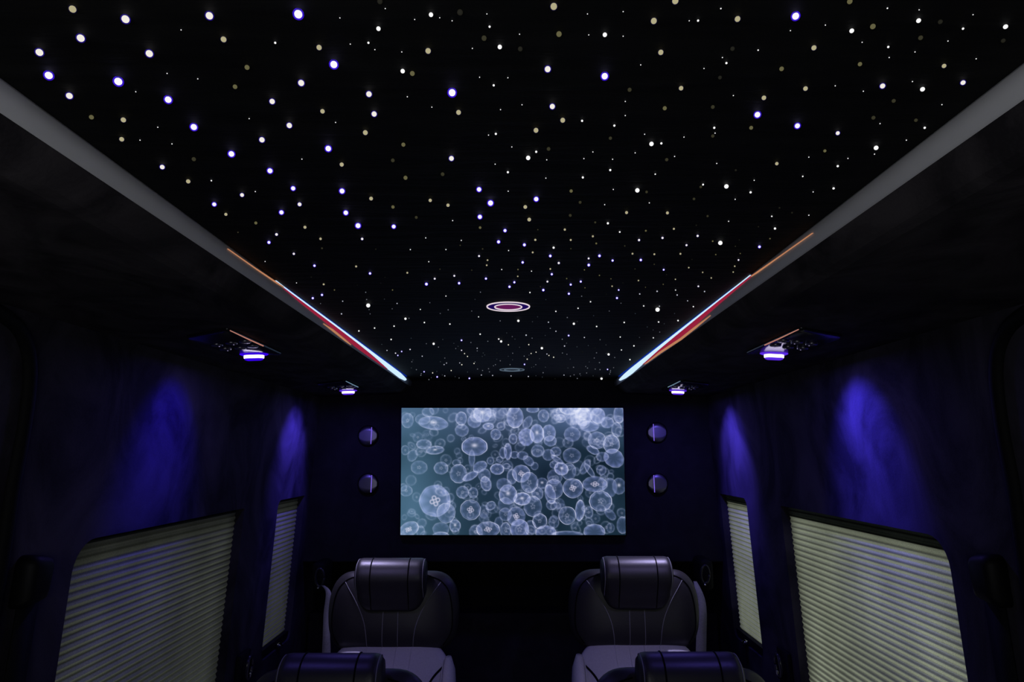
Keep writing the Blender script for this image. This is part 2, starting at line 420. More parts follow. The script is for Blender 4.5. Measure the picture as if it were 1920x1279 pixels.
# ------------------------------------------------------------------ the star ceiling
# photo positions of the star points (x, y, radius in pixels), by look
STARS = {
 'B': '559.3,26.6,7.4 221.8,152.9,6.7 91.4,141.5,6.4 625.9,121.0,6.4 847.7,173.8,6.4 1491.8,30.3,6.1 315.3,186.9,5.7 1133.8,142.9,5.7 363.4,238.3,5.4 433.9,288.7,5.0 615.5,278.7,5.0 1420.2,215.1,5.0 919.7,380.8,4.7 506.2,320.3,4.4 641.3,358.3,4.4 671.3,423.2,4.4 1495.1,236.0,4.4 898.2,355.3,4.0 1005.4,373.4,4.0 648.4,399.0,4.0 549.6,353.3,3.7 527.7,398.3,3.7 899.8,406.7,3.7 401.7,383.2,3.4 738.2,424.9,3.4 946.9,432.4,2.7 934.8,453.6,2.7 504.2,454.6,2.5 983.2,459.2,2.5 799.5,532.8,2.4 1031.8,480.0,2.2 1103.9,497.1,2.2 1124.0,479.8,2.2 1424.0,462.9,2.2 589.6,498.3,2.0 693.8,512.8,2.0 860.8,531.1,2.0 980.0,492.1,2.0 955.3,537.8,2.0 1018.7,544.0,2.0 1201.5,487.6,2.0 586.4,559.2,1.8 603.7,553.1,1.8 911.1,522.5,1.8 964.4,529.4,1.8 1034.6,514.3,1.8 1066.6,550.9,1.8 1148.6,488.6,1.8 1070.1,533.8,1.7 1088.9,528.1,1.7 1156.8,559.0,1.7 1244.4,505.9,1.5 1066.2,629.3,1.4 865.3,638.2,1.4 1160.0,543.9,1.3 880.0,709.6,1.3 819.7,706.9,1.3 983.4,683.4,1.2 745.9,666.6,1.1 753.1,659.2,1.1 795.2,697.2,1.1 1139.2,692.8,1.1',
 'W': '235.3,36.0,6.7 392.6,29.6,6.4 151.3,71.6,6.4 73.9,98.2,6.1 280.0,100.5,6.1 564.7,155.6,5.4 130.1,179.8,5.4 1026.9,129.7,5.4 691.8,176.5,5.0 510.3,190.3,4.7 542.5,235.3,4.7 491.1,262.2,4.7 701.5,213.8,4.7 1035.6,199.7,4.7 846.4,297.1,4.4 1654.8,161.3,4.4 304.2,313.3,4.0 1805.7,155.0,4.0 453.8,365.7,3.4 561.7,383.2,3.4 1570.8,249.7,3.4 518.5,439.7,2.4 679.0,448.1,2.2 550.9,476.0,2.0 1047.7,493.3,2.0 1242.2,446.2,2.0 1198.2,450.3,2.0 1308.1,442.4,2.0 898.2,480.2,1.8 1287.2,459.8,1.8 815.1,522.7,1.7 851.8,517.3,1.7 1026.4,528.1,1.7 1103.7,484.7,1.7 1384.7,487.6,1.5 1309.4,537.0,1.5 865.4,657.0,1.1 741.6,662.4,1.1 768.9,655.4,1.1 865.9,684.0,1.1 991.4,646.4,1.1 953.2,646.7,1.1 1038.1,670.0,1.1 871.0,663.1,1.0 876.5,668.5,1.0 846.0,694.9,1.0 811.2,699.4,1.0 888.8,681.7,1.0 988.5,673.6,1.0 995.8,662.9,1.0 1005.1,660.5,1.0 1029.3,666.7,1.0',
 'A': '136.1,17.1,6.1 1038.3,12.1,6.1 1266.2,1.7,5.7 1225.9,39.3,5.4 419.2,73.9,5.0 802.7,95.5,5.0 1382.9,35.6,5.0 598.3,89.1,4.7 1239.0,98.2,4.7 231.3,224.9,4.4 859.8,210.8,4.4 1055.1,225.5,4.4 685.0,248.7,4.4 1005.0,244.4,4.4 1526.1,89.7,4.4 604.7,208.7,4.0 228.2,261.2,4.0 1277.0,165.4,4.0 1510.3,166.1,4.0 1432.3,183.5,4.0 352.9,340.2,3.7 640.7,308.6,3.7 1770.1,123.7,3.7 695.8,372.4,3.4 984.9,388.2,3.4 992.3,411.8,3.4 806.7,375.8,3.0 840.0,384.9,3.0 1456.5,306.9,3.0 423.5,402.0,2.7 571.8,426.2,2.7 1174.8,398.7,2.7 1251.4,399.3,2.7 601.0,447.9,2.2 1003.7,449.9,2.0 1059.0,430.6,2.0 667.7,499.7,1.8 1070.1,450.1,1.8 1111.6,443.2,1.8 1263.5,429.2,1.8 606.9,533.3,1.7 763.7,511.6,1.7 998.8,473.4,1.7 1185.9,475.8,1.7 1226.9,476.8,1.7 1275.8,476.0,1.7 914.1,487.9,1.5 912.6,497.5,1.5 1031.8,504.4,1.5 970.8,518.3,1.3 1147.7,536.8,1.3 1377.6,499.3,1.3 1291.4,502.0,1.3 1333.6,521.3,1.3 1197.1,526.1,1.3 1232.1,546.4,1.3 986.5,628.6,1.3 1058.5,649.0,1.2 640.3,588.7,1.2 1374.8,510.3,1.2 1317.5,510.8,1.2 1266.4,523.9,1.2 1321.0,546.7,1.2 1269.7,553.3,1.2 1199.5,551.4,1.2 1095.7,633.0,1.1 1028.3,604.3,1.1 1042.3,621.3,1.1 990.7,706.0,1.1 642.5,564.9,1.0 744.5,569.1,1.0 1289.2,564.2,1.0 1236.3,574.3,1.0 725.6,657.2,1.0 791.6,668.0,1.0 833.9,705.0,1.0 894.7,653.1,1.0 902.6,703.4,1.0 923.6,704.2,1.0 1025.5,664.0,1.0 958.2,705.0,1.0 1057.5,703.5,0.9 837.2,680.9,0.9 832.7,683.8,0.9 862.0,680.6,0.9',
 'P': '808.1,27.6,4.0 709.6,53.8,4.0 755.0,133.4,4.0 937.1,88.1,4.0 990.3,296.1,4.0 1134.1,65.2,4.0 1221.5,269.9,4.0 1195.0,357.0,4.0 1597.0,57.8,4.0 1722.4,38.7,4.0 1885.4,50.1,4.0 1729.7,167.4,4.0 1642.7,277.3,4.0 1362.0,349.6,4.0 1350.6,455.6,3.9 1232.9,580.7,3.9 690.4,572.9,3.7 971.9,601.7,2.2 1016.0,653.0,2.2 760.2,597.8,2.1 813.1,644.8,2.1 1076.0,607.2,2.1 1141.1,664.7,2.1 1127.9,710.1,2.1 939.6,640.3,2.1 516.0,80.3,2.0 690.8,80.3,2.0 918.0,50.1,2.0 925.7,160.0,2.0 929.7,251.1,2.0 1005.4,284.7,2.0 952.3,323.0,2.0 1091.4,226.6,2.0 1151.9,235.6,2.0 1240.0,268.9,2.0 1144.2,319.0,2.0 1092.8,332.8,2.0 1139.8,418.8,2.0 1308.9,38.7,2.0 1805.7,53.8,2.0 1665.5,88.1,2.0 1362.0,118.3,2.0 1733.8,239.7,2.0 1339.2,239.7,2.0 1570.8,311.6,2.0 1563.0,353.3,2.0 1407.4,360.7,2.0 1453.1,428.6,2.0 1038.0,464.5,2.0 1318.3,346.2,1.7 1162.0,435.1,1.5 1271.3,601.3,1.4 396.3,338.8,1.3 1228.6,326.7,1.3 1351.6,16.1,1.3 1663.9,15.5,1.3 1421.5,94.1,1.3 1505.2,330.8,1.3 1447.1,405.7,1.3 900.3,626.8,1.3 935.1,635.9,1.3 795.7,604.9,1.3 738.9,611.7,1.3 702.3,615.3,1.3 672.9,620.7,1.3 733.4,636.7,1.3 843.5,607.8,1.3 1170.4,604.8,1.3 1118.7,612.3,1.3 1234.9,603.9,1.3 1188.6,648.7,1.3 1181.1,674.5,1.3 993.6,548.6,1.2 1107.2,565.9,1.2 1083.9,578.2,1.2 1042.2,584.0,1.2 1300.0,575.1,1.2 1206.9,573.8,1.2 1225.0,633.6,1.1 1162.9,632.1,1.1 1165.2,656.4,1.1 339.5,56.1,1.0 313.3,137.8,1.0 370.8,147.9,1.0 254.5,172.1,1.0 467.2,222.5,1.0 295.8,238.7,1.0 629.2,229.6,1.0 262.5,262.9,1.0 322.4,269.9,1.0 566.1,298.5,1.0 478.7,359.3,1.0 637.3,33.6,1.0 722.4,16.1,1.0 777.5,36.6,1.0 824.5,33.3,1.0 847.7,39.0,1.0 656.8,82.7,1.0 702.9,93.1,1.0 753.3,97.5,1.0 763.7,181.5,1.0 809.7,201.0,1.0 912.9,26.2,1.0 974.1,64.2,1.0 885.7,90.8,1.0 899.2,144.9,1.0 952.3,145.9,1.0 978.8,196.6,1.0 938.5,205.7,1.0 916.0,253.4,1.0 959.7,275.6,1.0 928.4,307.9,1.0 1025.2,299.8,1.0 1023.5,334.1,1.0 952.9,358.7,1.0 848.7,413.8,1.0 1101.5,26.2,1.0 1168.4,21.8,1.0 1103.9,65.5,1.0 1168.4,67.9,1.0 1201.3,121.7,1.0 1172.4,190.3,1.0 1172.4,216.8,1.0 1208.7,251.8,1.0 1111.6,285.0,1.0 1190.9,286.7,1.0 1148.6,298.8,1.0 1094.8,297.5,1.0 1264.9,293.4,1.0 1149.9,355.3,1.0 1133.8,383.9,1.0 1217.5,380.5,1.0 1292.4,39.0,1.0 1482.0,57.5,1.0 1547.6,47.1,1.0 1723.4,18.5,1.0 1824.5,27.6,1.0 1777.5,77.0,1.0 1616.5,79.3,1.0 1667.2,107.9,1.0 1715.6,97.5,1.0 1830.3,110.3,1.0 1354.6,107.9,1.0 1320.0,128.4,1.0 1375.1,179.2,1.0 1566.1,161.0,1.0 1710.9,152.9,1.0 1618.8,171.1,1.0 1766.1,196.3,1.0 1650.1,231.9,1.0 1699.5,262.9,1.0 1639.7,289.1,1.0 1340.8,249.7,1.0 1282.4,257.1,1.0 1516.6,294.8,1.0 1589.9,297.1,1.0 1343.9,306.6,1.0 1524.7,360.0,1.0 1414.1,338.2,1.0 1378.5,373.8,1.0 1516.6,403.7,1.0 1366.1,415.1,1.0 798.2,446.2,1.0 864.9,450.9,1.0 769.4,468.1,1.0 836.1,468.1,1.0 803.9,490.9,1.0 836.1,555.3,1.0 788.1,580.3,1.0 953.6,469.9,1.0 940.7,505.5,1.0 996.6,508.6,1.0 897.3,594.3,1.0 1266.7,544.0,1.0 497.1,490.4,0.8 556.0,530.6,0.8',
 'D': '1048.1,63.9,5.0 1593.3,2.7,4.7 1636.6,49.7,4.7 463.2,126.4,4.4 773.1,137.8,4.4 440.7,162.7,4.0 171.4,219.8,4.0 1465.5,129.1,4.0 1246.4,203.0,3.7 756.3,271.3,3.7 760.3,333.4,3.7 1612.4,120.3,3.7 1408.4,239.7,3.4 1070.9,358.3,3.0 736.8,388.2,3.0 479.7,418.2,2.7 1546.6,283.0,2.7 900.2,426.9,2.4 1118.0,456.6,1.7 1210.9,432.8,1.7 1336.3,452.4,1.5 971.1,505.5,1.3 1443.7,447.6,1.3 627.1,543.9,1.2 736.0,543.9,1.2 1062.5,522.5,1.2 1095.8,506.1,1.2 1123.9,516.5,1.2 1342.0,477.5,1.2 685.7,548.2,1.0 687.4,561.7,1.0 900.8,547.9,1.0 840.3,581.2,1.0 1096.8,539.8,1.0 1145.5,522.9,1.0 1090.6,555.6,1.0 1387.9,475.5,1.0 1243.5,533.3,1.0 822.1,651.0,1.0 789.1,703.9,1.0 804.2,711.9,1.0 1123.9,680.1,1.0 1075.4,688.8,1.0 1125.0,693.2,1.0 1082.4,709.8,1.0 937.8,601.8,1.0 1063.6,595.5,1.0 1031.7,615.8,1.0 1054.2,636.2,1.0 1018.4,699.0,1.0 997.7,634.2,0.9 914.7,640.1,0.9 882.9,642.4,0.9 894.8,658.0,0.9 895.4,692.1,0.9 904.8,694.8,0.9 916.0,691.4,0.9 917.7,697.4,0.9 928.9,683.9,0.9 938.0,676.6,0.9 961.3,662.4,0.9 982.8,667.7,0.9 1054.6,662.1,0.9 956.4,683.9,0.9 766.9,596.8,0.9 772.2,678.5,0.9 780.7,693.3,0.9 789.8,700.9,0.9 860.8,708.9,0.9 1237.0,622.9,0.9 1125.2,637.2,0.9 1118.5,661.7,0.9 1114.2,671.5,0.9 1152.6,670.5,0.9 1101.6,690.3,0.9 1099.9,699.5,0.9 1116.0,692.2,0.9 1144.6,695.0,0.9 1144.4,698.0,0.9 1069.5,705.4,0.9 1076.4,703.0,0.9 1087.3,701.2,0.9 601.0,569.4,0.8 692.1,580.7,0.8 693.9,588.7,0.8 805.9,567.7,0.8 825.5,587.9,0.8 735.3,579.2,0.8 884.5,583.4,0.8 1164.4,568.6,0.8 1142.4,583.4,0.8 1210.3,538.8,0.8 960.5,631.3,0.8 890.7,678.9,0.8 925.2,685.9,0.8 1004.6,683.9,0.8 1063.0,664.4,0.8 799.4,644.6,0.8 854.5,653.7,0.8 834.0,671.6,0.8 1098.2,687.4,0.8 1143.1,701.4,0.8 1150.5,689.5,0.8',
 'E': '907.6,71.6,4.7 1726.1,70.9,4.0 363.4,298.5,3.7 1180.5,168.4,3.7 1028.6,279.3,3.4 736.5,300.8,3.4 829.9,326.7,3.4 1336.5,200.7,3.4 1675.6,189.2,3.4 1637.6,220.8,3.4 1144.5,259.2,3.0 1250.1,299.5,3.0 1336.5,255.1,3.0 1717.3,225.5,3.0 1087.7,379.5,2.7 780.5,407.7,2.7 1069.2,404.0,2.7 1212.4,360.0,2.4 1313.9,350.6,2.4 1301.2,373.1,2.4 1116.0,417.1,2.0 1326.7,405.4,2.0 603.7,465.7,1.7 904.9,466.9,1.5 446.2,435.8,1.3 862.9,460.2,1.3 1008.4,430.9,1.3 1070.3,466.4,1.3 1171.4,461.3,1.3 1226.7,495.8,1.3 824.9,504.9,1.2 884.4,506.9,1.2 1013.1,537.6,1.0 1378.8,462.0,1.0 1190.6,504.4,1.0 998.4,603.4,0.9 1062.3,643.6,0.9 974.1,651.3,0.9 1103.0,648.0,0.9 1081.8,650.5,0.9 1199.1,633.0,0.9 720.7,561.0,0.8 890.6,561.5,0.8 1023.5,561.8,0.8 1112.9,592.1,0.8 1007.9,594.3,0.8 1264.7,588.1,0.8 1191.1,588.1,0.8 1022.3,629.1,0.8 965.5,636.0,0.8 950.0,624.4,0.8 906.0,662.0,0.8 904.2,668.5,0.8 952.9,668.3,0.8 1011.6,672.6,0.8 1000.6,687.8,0.8 1064.8,690.2,0.8 1016.8,707.2,0.8 715.8,646.0,0.8 770.8,634.3,0.8 830.2,636.8,0.8 850.9,644.1,0.8 858.8,649.5,0.8 773.9,675.3,0.8 771.2,690.0,0.8 853.4,706.4,0.8 876.5,697.7,0.8 1082.4,603.0,0.8 1245.4,607.2,0.8 1213.6,613.3,0.8 1136.2,646.8,0.8 1136.5,663.0,0.8 1104.6,678.9,0.8 1088.8,704.5,0.8 1112.1,704.9,0.8 908.7,665.7,0.7 931.4,673.6,0.7 991.7,666.1,0.7 996.6,689.2,0.7 1069.0,673.7,0.7 1004.9,704.7,0.7 961.0,674.7,0.7 1022.7,688.6,0.7 829.4,703.2,0.6 819.0,696.7,0.6 825.7,678.4,0.6 808.7,708.3,0.6 1224.6,618.9,0.6',
 'F': '862.5,23.2,5.4 712.3,2.7,5.0 975.5,91.8,4.4 1763.0,41.0,4.0 1373.4,91.4,4.0 1881.0,76.3,3.7 1349.9,145.5,3.4 1379.5,319.3,2.0 1461.5,389.9,1.7 1485.0,399.0,1.7 704.4,467.4,1.3 1305.5,422.7,1.3 1422.0,425.4,1.3 583.4,519.8,1.0 1386.1,450.1,1.0 1249.7,515.1,1.0 1297.3,486.7,1.0 721.7,520.5,0.8 713.8,531.3,0.8 851.1,542.0,0.8 1167.9,530.8,0.8 1137.0,551.8,0.8 1199.8,559.8,0.8 1116.0,652.1,0.8 1092.3,660.4,0.8 669.7,535.0,0.7 931.7,662.1,0.7 1040.7,710.5,0.7',
}

STAR_LOOK = {   # kind: (core colour, fringe colour, fringe size, words, group)
    'B': (srgb((250, 246, 255)), srgb((50, 16, 190)), 1.42, 'blue-rimmed white star light', 'blue-rimmed white star lights'),
    'W': (srgb((240, 235, 214)), srgb((26, 12, 108)), 1.32, 'warm white star light', 'warm white star lights'),
    'A': (srgb((176, 168, 128)), srgb((10, 7, 40)), 1.25, 'dull yellowish star light', 'dull yellowish star lights'),
    'P': (srgb((255, 255, 255)), None, 0, 'crisp white star light', 'crisp white star lights'),
    'D': (srgb((96, 92, 62)), None, 0, 'dim olive star light', 'dim olive star lights'),
    'E': (srgb((50, 48, 33)), None, 0, 'faint grey star light', 'faint grey star lights'),
    'a': (srgb((190, 192, 205)), None, 0, 'small grey white star light', 'small grey white star lights'),
    'd': (srgb((104, 108, 116)), None, 0, 'small dim grey star light', 'small dim grey star lights'),
    'e': (srgb((54, 60, 66)), None, 0, 'very faint grey star light', 'very faint grey star lights'),
    'F': (srgb((27, 26, 19)), None, 0, 'almost dark star light', 'almost dark star lights'),
}
def fringe_glow(name, col):                      # clear shell with the blue lens fringing painted in as glow
    m, nt, p = new_mat(name); nt.nodes.remove(p)
    t = nt.nodes.new('ShaderNodeBsdfTransparent'); e = nt.nodes.new('ShaderNodeEmission')
    e.inputs[0].default_value = (*col, 1); e.inputs[1].default_value = 0.55
    ad = nt.nodes.new('ShaderNodeAddShader'); nt.links.new(t.outputs[0], ad.inputs[0]); nt.links.new(e.outputs[0], ad.inputs[1])
    nt.links.new(ad.outputs[0], nt.nodes['Material Output'].inputs[0]); m.cycles.emission_sampling = 'NONE'
    return m
star_mat = {c: (glow('star_%s' % w[3].split()[0] + '_' + w[3].split()[1], w[0], 1.0, False), fringe_glow('star_fringe_' + w[3].split()[0], w[1]) if w[1] else None) for c, w in STAR_LOOK.items()}
def ball(name, mat, seg=16):
    bm = bmesh.new(); bmesh.ops.create_uvsphere(bm, u_segments=seg, v_segments=seg // 2, radius=1.0)
    me = bpy.data.meshes.new(name); bm.to_mesh(me); bm.free(); me.materials.append(mat)
    me.polygons.foreach_set('use_smooth', [True] * len(me.polygons)); return me
core_me = {c: ball('star_bead', star_mat[c][0]) for c in STAR_LOOK}
fringe_me = {c: ball('star_collar', star_mat[c][1]) for c in STAR_LOOK if star_mat[c][1]}  # shells that carry the painted blue fringing
stars = []
for c, txt in STARS.items():
    for t in txt.split():
        x, y, r = map(float, t.split(','))
        if y > 712: y = 711.5
        k_ = c.lower() if c in 'ADE' and y > 545 else c
        p = at_height(x, y, 0.3105); rad = max(r, 0.8) * axis_depth(p) / F
        p = at_height(x, y, 0.3105 - rad * (1.1 if c in 'BW' else 0.75)); rad = max(r, 0.8) * axis_depth(p) / F
        stars.append((k_, x, y, r, p, rad))
stars.sort(key=lambda s: -s[3] * (0.55 if s[0] in 'EFe' else 1.0))
BANDS = [(90, 'nearest band to camera'), (165, 'second band from camera'), (245, 'third band from camera'), (330, 'fourth band from camera'), (405, 'fifth band from camera'),
         (470, 'sixth band from camera'), (540, 'band before nearer downlight'), (610, 'band around nearer downlight'), (660, 'band past nearer downlight'), (9999, 'far band around farther downlight')]
ORD = ['', 'first', 'second', 'third', 'fourth', 'fifth', 'sixth', 'seventh', 'eighth', 'ninth', 'tenth', 'eleventh', 'twelfth']
def zone(s):
    c, x, y, r = s[:4]
    b = next(n for lim, n in BANDS if y < lim)
    half = 960 * max(0.1, (852 - y) / 852) * 1.3
    col = 'left side' if x < 962 - half / 3 else 'right side' if x > 962 + half / 3 else 'centre'
    size = ''
    if c == 'P': size = 'large ' if r > 3 else 'small ' if r > 1.5 else 'pinpoint '
    return size + STAR_LOOK[c][3], b, col
near300 = stars[:300]
cells = {}
for s in near300: cells.setdefault(zone(s), []).append(s)
for key, lst in cells.items():
    lst.sort(key=lambda s: s[1])
    words, b, col = key
    for i, s in enumerate(lst):
        c, x, y, r, p, rad = s
        o = bpy.data.objects.new('star_light', core_me[c]); COL.objects.link(o)
        n = len(lst)
        pos = 'only one' if n == 1 else 'leftmost' if i == 0 else 'rightmost' if i == n - 1 else ORD[i + 1] + ' from left'
        tag(o, '%s, %s in %s, %s' % (words, pos, b, col), 'star light', STAR_LOOK[c][4])
        o.location = p; o.scale = (rad,) * 3
        if c in fringe_me:                           # blue colour fringing painted as a glowing shell round the bead
            q = bpy.data.objects.new('collar', fringe_me[c]); COL.objects.link(q); q.parent = o  # stands in for the lens fringing
            q.scale = (STAR_LOOK[c][2],) * 3; q['label'] = 'painted blue fringe'
bm = bmesh.new(); order = 'BWAPDEFade'
for c, x, y, r, p, rad in stars[300:]:
    rr = bmesh.ops.create_icosphere(bm, subdivisions=2, radius=rad, matrix=Matrix.Translation(p))
    for fa in {fa for v in rr['verts'] for fa in v.link_faces}: fa.material_index = order.index(c)
o = finish('faint_star_lights', bm, [star_mat[c][0] for c in order])
tag(o, 'scatter of faint and pinpoint star lights all over the black ceiling', 'star lights', None, 'stuff')

# ------------------------------------------------------------------ the screen on the bulkhead
SW, SH = 0.920, 0.522
ST = Vector((-0.003, 2.842, CAMZ + 0.190)); SB = Vector((0.0, 2.880, CAMZ - 0.325))   # top and bottom centres: it leans forward a little
root = empty('television', (0, 2.88, CAMZ - 0.325))
tag(root, 'wide flat screen on the front bulkhead showing many glowing pale jellyfish', 'screen')
upv = (ST - SB); SHH = upv.length; upn = upv.normalized(); nrm = Vector((1, 0, 0)).cross(upn).normalized()
if nrm.y > 0: nrm = -nrm
rot = Matrix((Vector((1, 0, 0)), -nrm, upn)).transposed()
bm = bmesh.new()
box(bm, (ST + SB) / 2 - root.location - nrm * 0.011, (SW + 0.012, 0.018, SHH + 0.012), rot, 0.004)
finish('housing', bm, M['black'], root)
def paint_jellyfish(W, H):
    """sRGB picture of the shoal, painted at W x H (row 0 = top)"""
    X, Y = np.meshgrid((np.arange(W) + 0.5) / W * 1676 + 128, (np.arange(H) + 0.5) / H * 956 + 98)
    rng = np.random.RandomState(7)
    def blobs(n, s0, s1):
        a = np.zeros((H, W))
        for _ in range(n):
            cx, cy, s = rng.uniform(100, 1840), rng.uniform(80, 1080), rng.uniform(s0, s1)
            a += rng.uniform(-1, 1) * np.exp(-((X - cx) ** 2 + (Y - cy) ** 2) / (2 * s * s))
        return a
    haze = np.exp(-((X - 128) / 420) ** 2) * (0.75 + 0.25 * np.clip((Y - 100) / 600, 0, 1))
    top = np.clip(1 - (Y - 98) / 330, 0, 1) * np.clip(0.25 + 0.75 * np.exp(-((X - 1500) / 260) ** 2) + 0.45 * np.exp(-((X - 740) / 260) ** 2), 0, 1)
    base = np.array([24., 44., 58.])[None, None] * np.ones((H, W, 1))
    base = base + haze[..., None] * np.array([44, 58, 68]) + top[..., None] * np.array([66, 66, 100])
    base = base + blobs(60, 30, 90)[..., None] * np.array([10, 12, 15])
    mid = np.exp(-(((X - 1000) / 520) ** 2 + ((Y - 560) / 380) ** 2))
    base = base + mid[..., None] * np.array([4, 2, 8])
    img = np.clip(base, 8, 255) / 255
    def screen(col, a):
        nonlocal img
        img = 1 - (1 - img) * (1 - a[..., None] * (np.array(col) / 255)[None, None])
    def jelly(cx, cy, rx, ry, fill, rim, core='', ang=0.0, soft=1.0, wob=0.014):
        m = max(rx, ry) * 1.5 + 8
        i0, i1 = max(0, int((cx - m - 128) / 1676 * W)), min(W, int((cx + m - 128) / 1676 * W) + 2)
        j0, j1 = max(0, int((cy - m - 98) / 956 * H)), min(H, int((cy + m - 98) / 956 * H) + 2)
        if i1 <= i0 or j1 <= j0: return
        nonlocal img
        full = img; img = full[j0:j1, i0:i1]
        dx, dy = X[j0:j1, i0:i1] - cx, Y[j0:j1, i0:i1] - cy
        ca, sa = math.cos(ang), math.sin(ang)
        u, v = (dx * ca + dy * sa) / rx, (-dx * sa + dy * ca) / ry
        ph = rng.uniform(0, 6.28); th = np.arctan2(v, u)
        nl = rng.randint(5, 12)
        rr = np.sqrt(u * u + v * v) * (1 + wob * np.sin(nl * th + ph) + wob * 0.8 * np.sin(3 * th + ph * 2))
        px = 1 / min(rx, ry)
        inside = 1 / (1 + np.exp(np.clip((rr - 1) / (2.2 * px * soft), -40, 40)))
        body = inside * (0.45 + 0.55 * np.clip(rr, 0, 1) ** 2.2) * (1 + 0.22 * np.sin(8 * th + ph) * np.clip(rr, 0, 1))
        screen((144, 148, 244), body * np.minimum(0.85, fill * 1.15))
        line = np.exp(-((rr - 0.985) / (2.6 * px * soft)) ** 2) * (0.72 + 0.28 * np.sin(2 * th + ph))
        screen((214, 212, 255), line * rim)
        line2 = np.exp(-((rr - 0.84) / (3.4 * px * soft)) ** 2) * inside
        screen((160, 170, 240), line2 * rim * 0.22)
        if core == 'r':                               # four ring-shaped lobes
            for q in range(4):
                a = ph + q * math.pi / 2
                ex, ey = 0.20 * math.cos(a), 0.20 * math.sin(a)
                d = np.sqrt((u - ex) ** 2 + (v - ey) ** 2)
                screen((235, 215, 250), np.exp(-((d - 0.115) / (0.040 + 0.6 * px)) ** 2) * 0.62)
        elif core == 's':                             # glowing spot
            screen((235, 225, 255), np.exp(-((u / 0.24) ** 2 + ((v + 0.12) / 0.22) ** 2)) * 0.72)
        elif core == 'c':
            d = np.sqrt(u * u + v * v)
            screen((215, 205, 250), np.exp(-((d - 0.17) / 0.10) ** 2) * 0.42 * (0.6 + 0.4 * np.sin(5 * th + ph)))
        full[j0:j1, i0:i1] = img; img = full
    for _ in range(190):                              # far ones lost in the haze
        cx, cy = rng.uniform(130, 1800), rng.uniform(100, 1050); r = rng.uniform(16, 42)
        jelly(cx, cy, r, r * rng.uniform(0.6, 1.15), rng.uniform(0.05, 0.18), rng.uniform(0.1, 0.28), 'c' if rng.rand() < 0.5 else '', rng.uniform(-1, 1), 1.7)
    for _ in range(26):                               # crowd near the top right and centre
        cx, cy = rng.normal(1470, 120), rng.normal(150, 50); r = rng.uniform(30, 60)
        jelly(cx, cy, r, r * rng.uniform(0.6, 1.1), 0.2, 0.22, '', rng.uniform(-1, 1), 2.0)
    for _ in range(22):
        cx, cy = rng.normal(720, 130), rng.normal(150, 45); r = rng.uniform(25, 55)
        jelly(cx, cy, r, r * rng.uniform(0.6, 1.1), 0.16, 0.22, '', rng.uniform(-1, 1), 2.0)
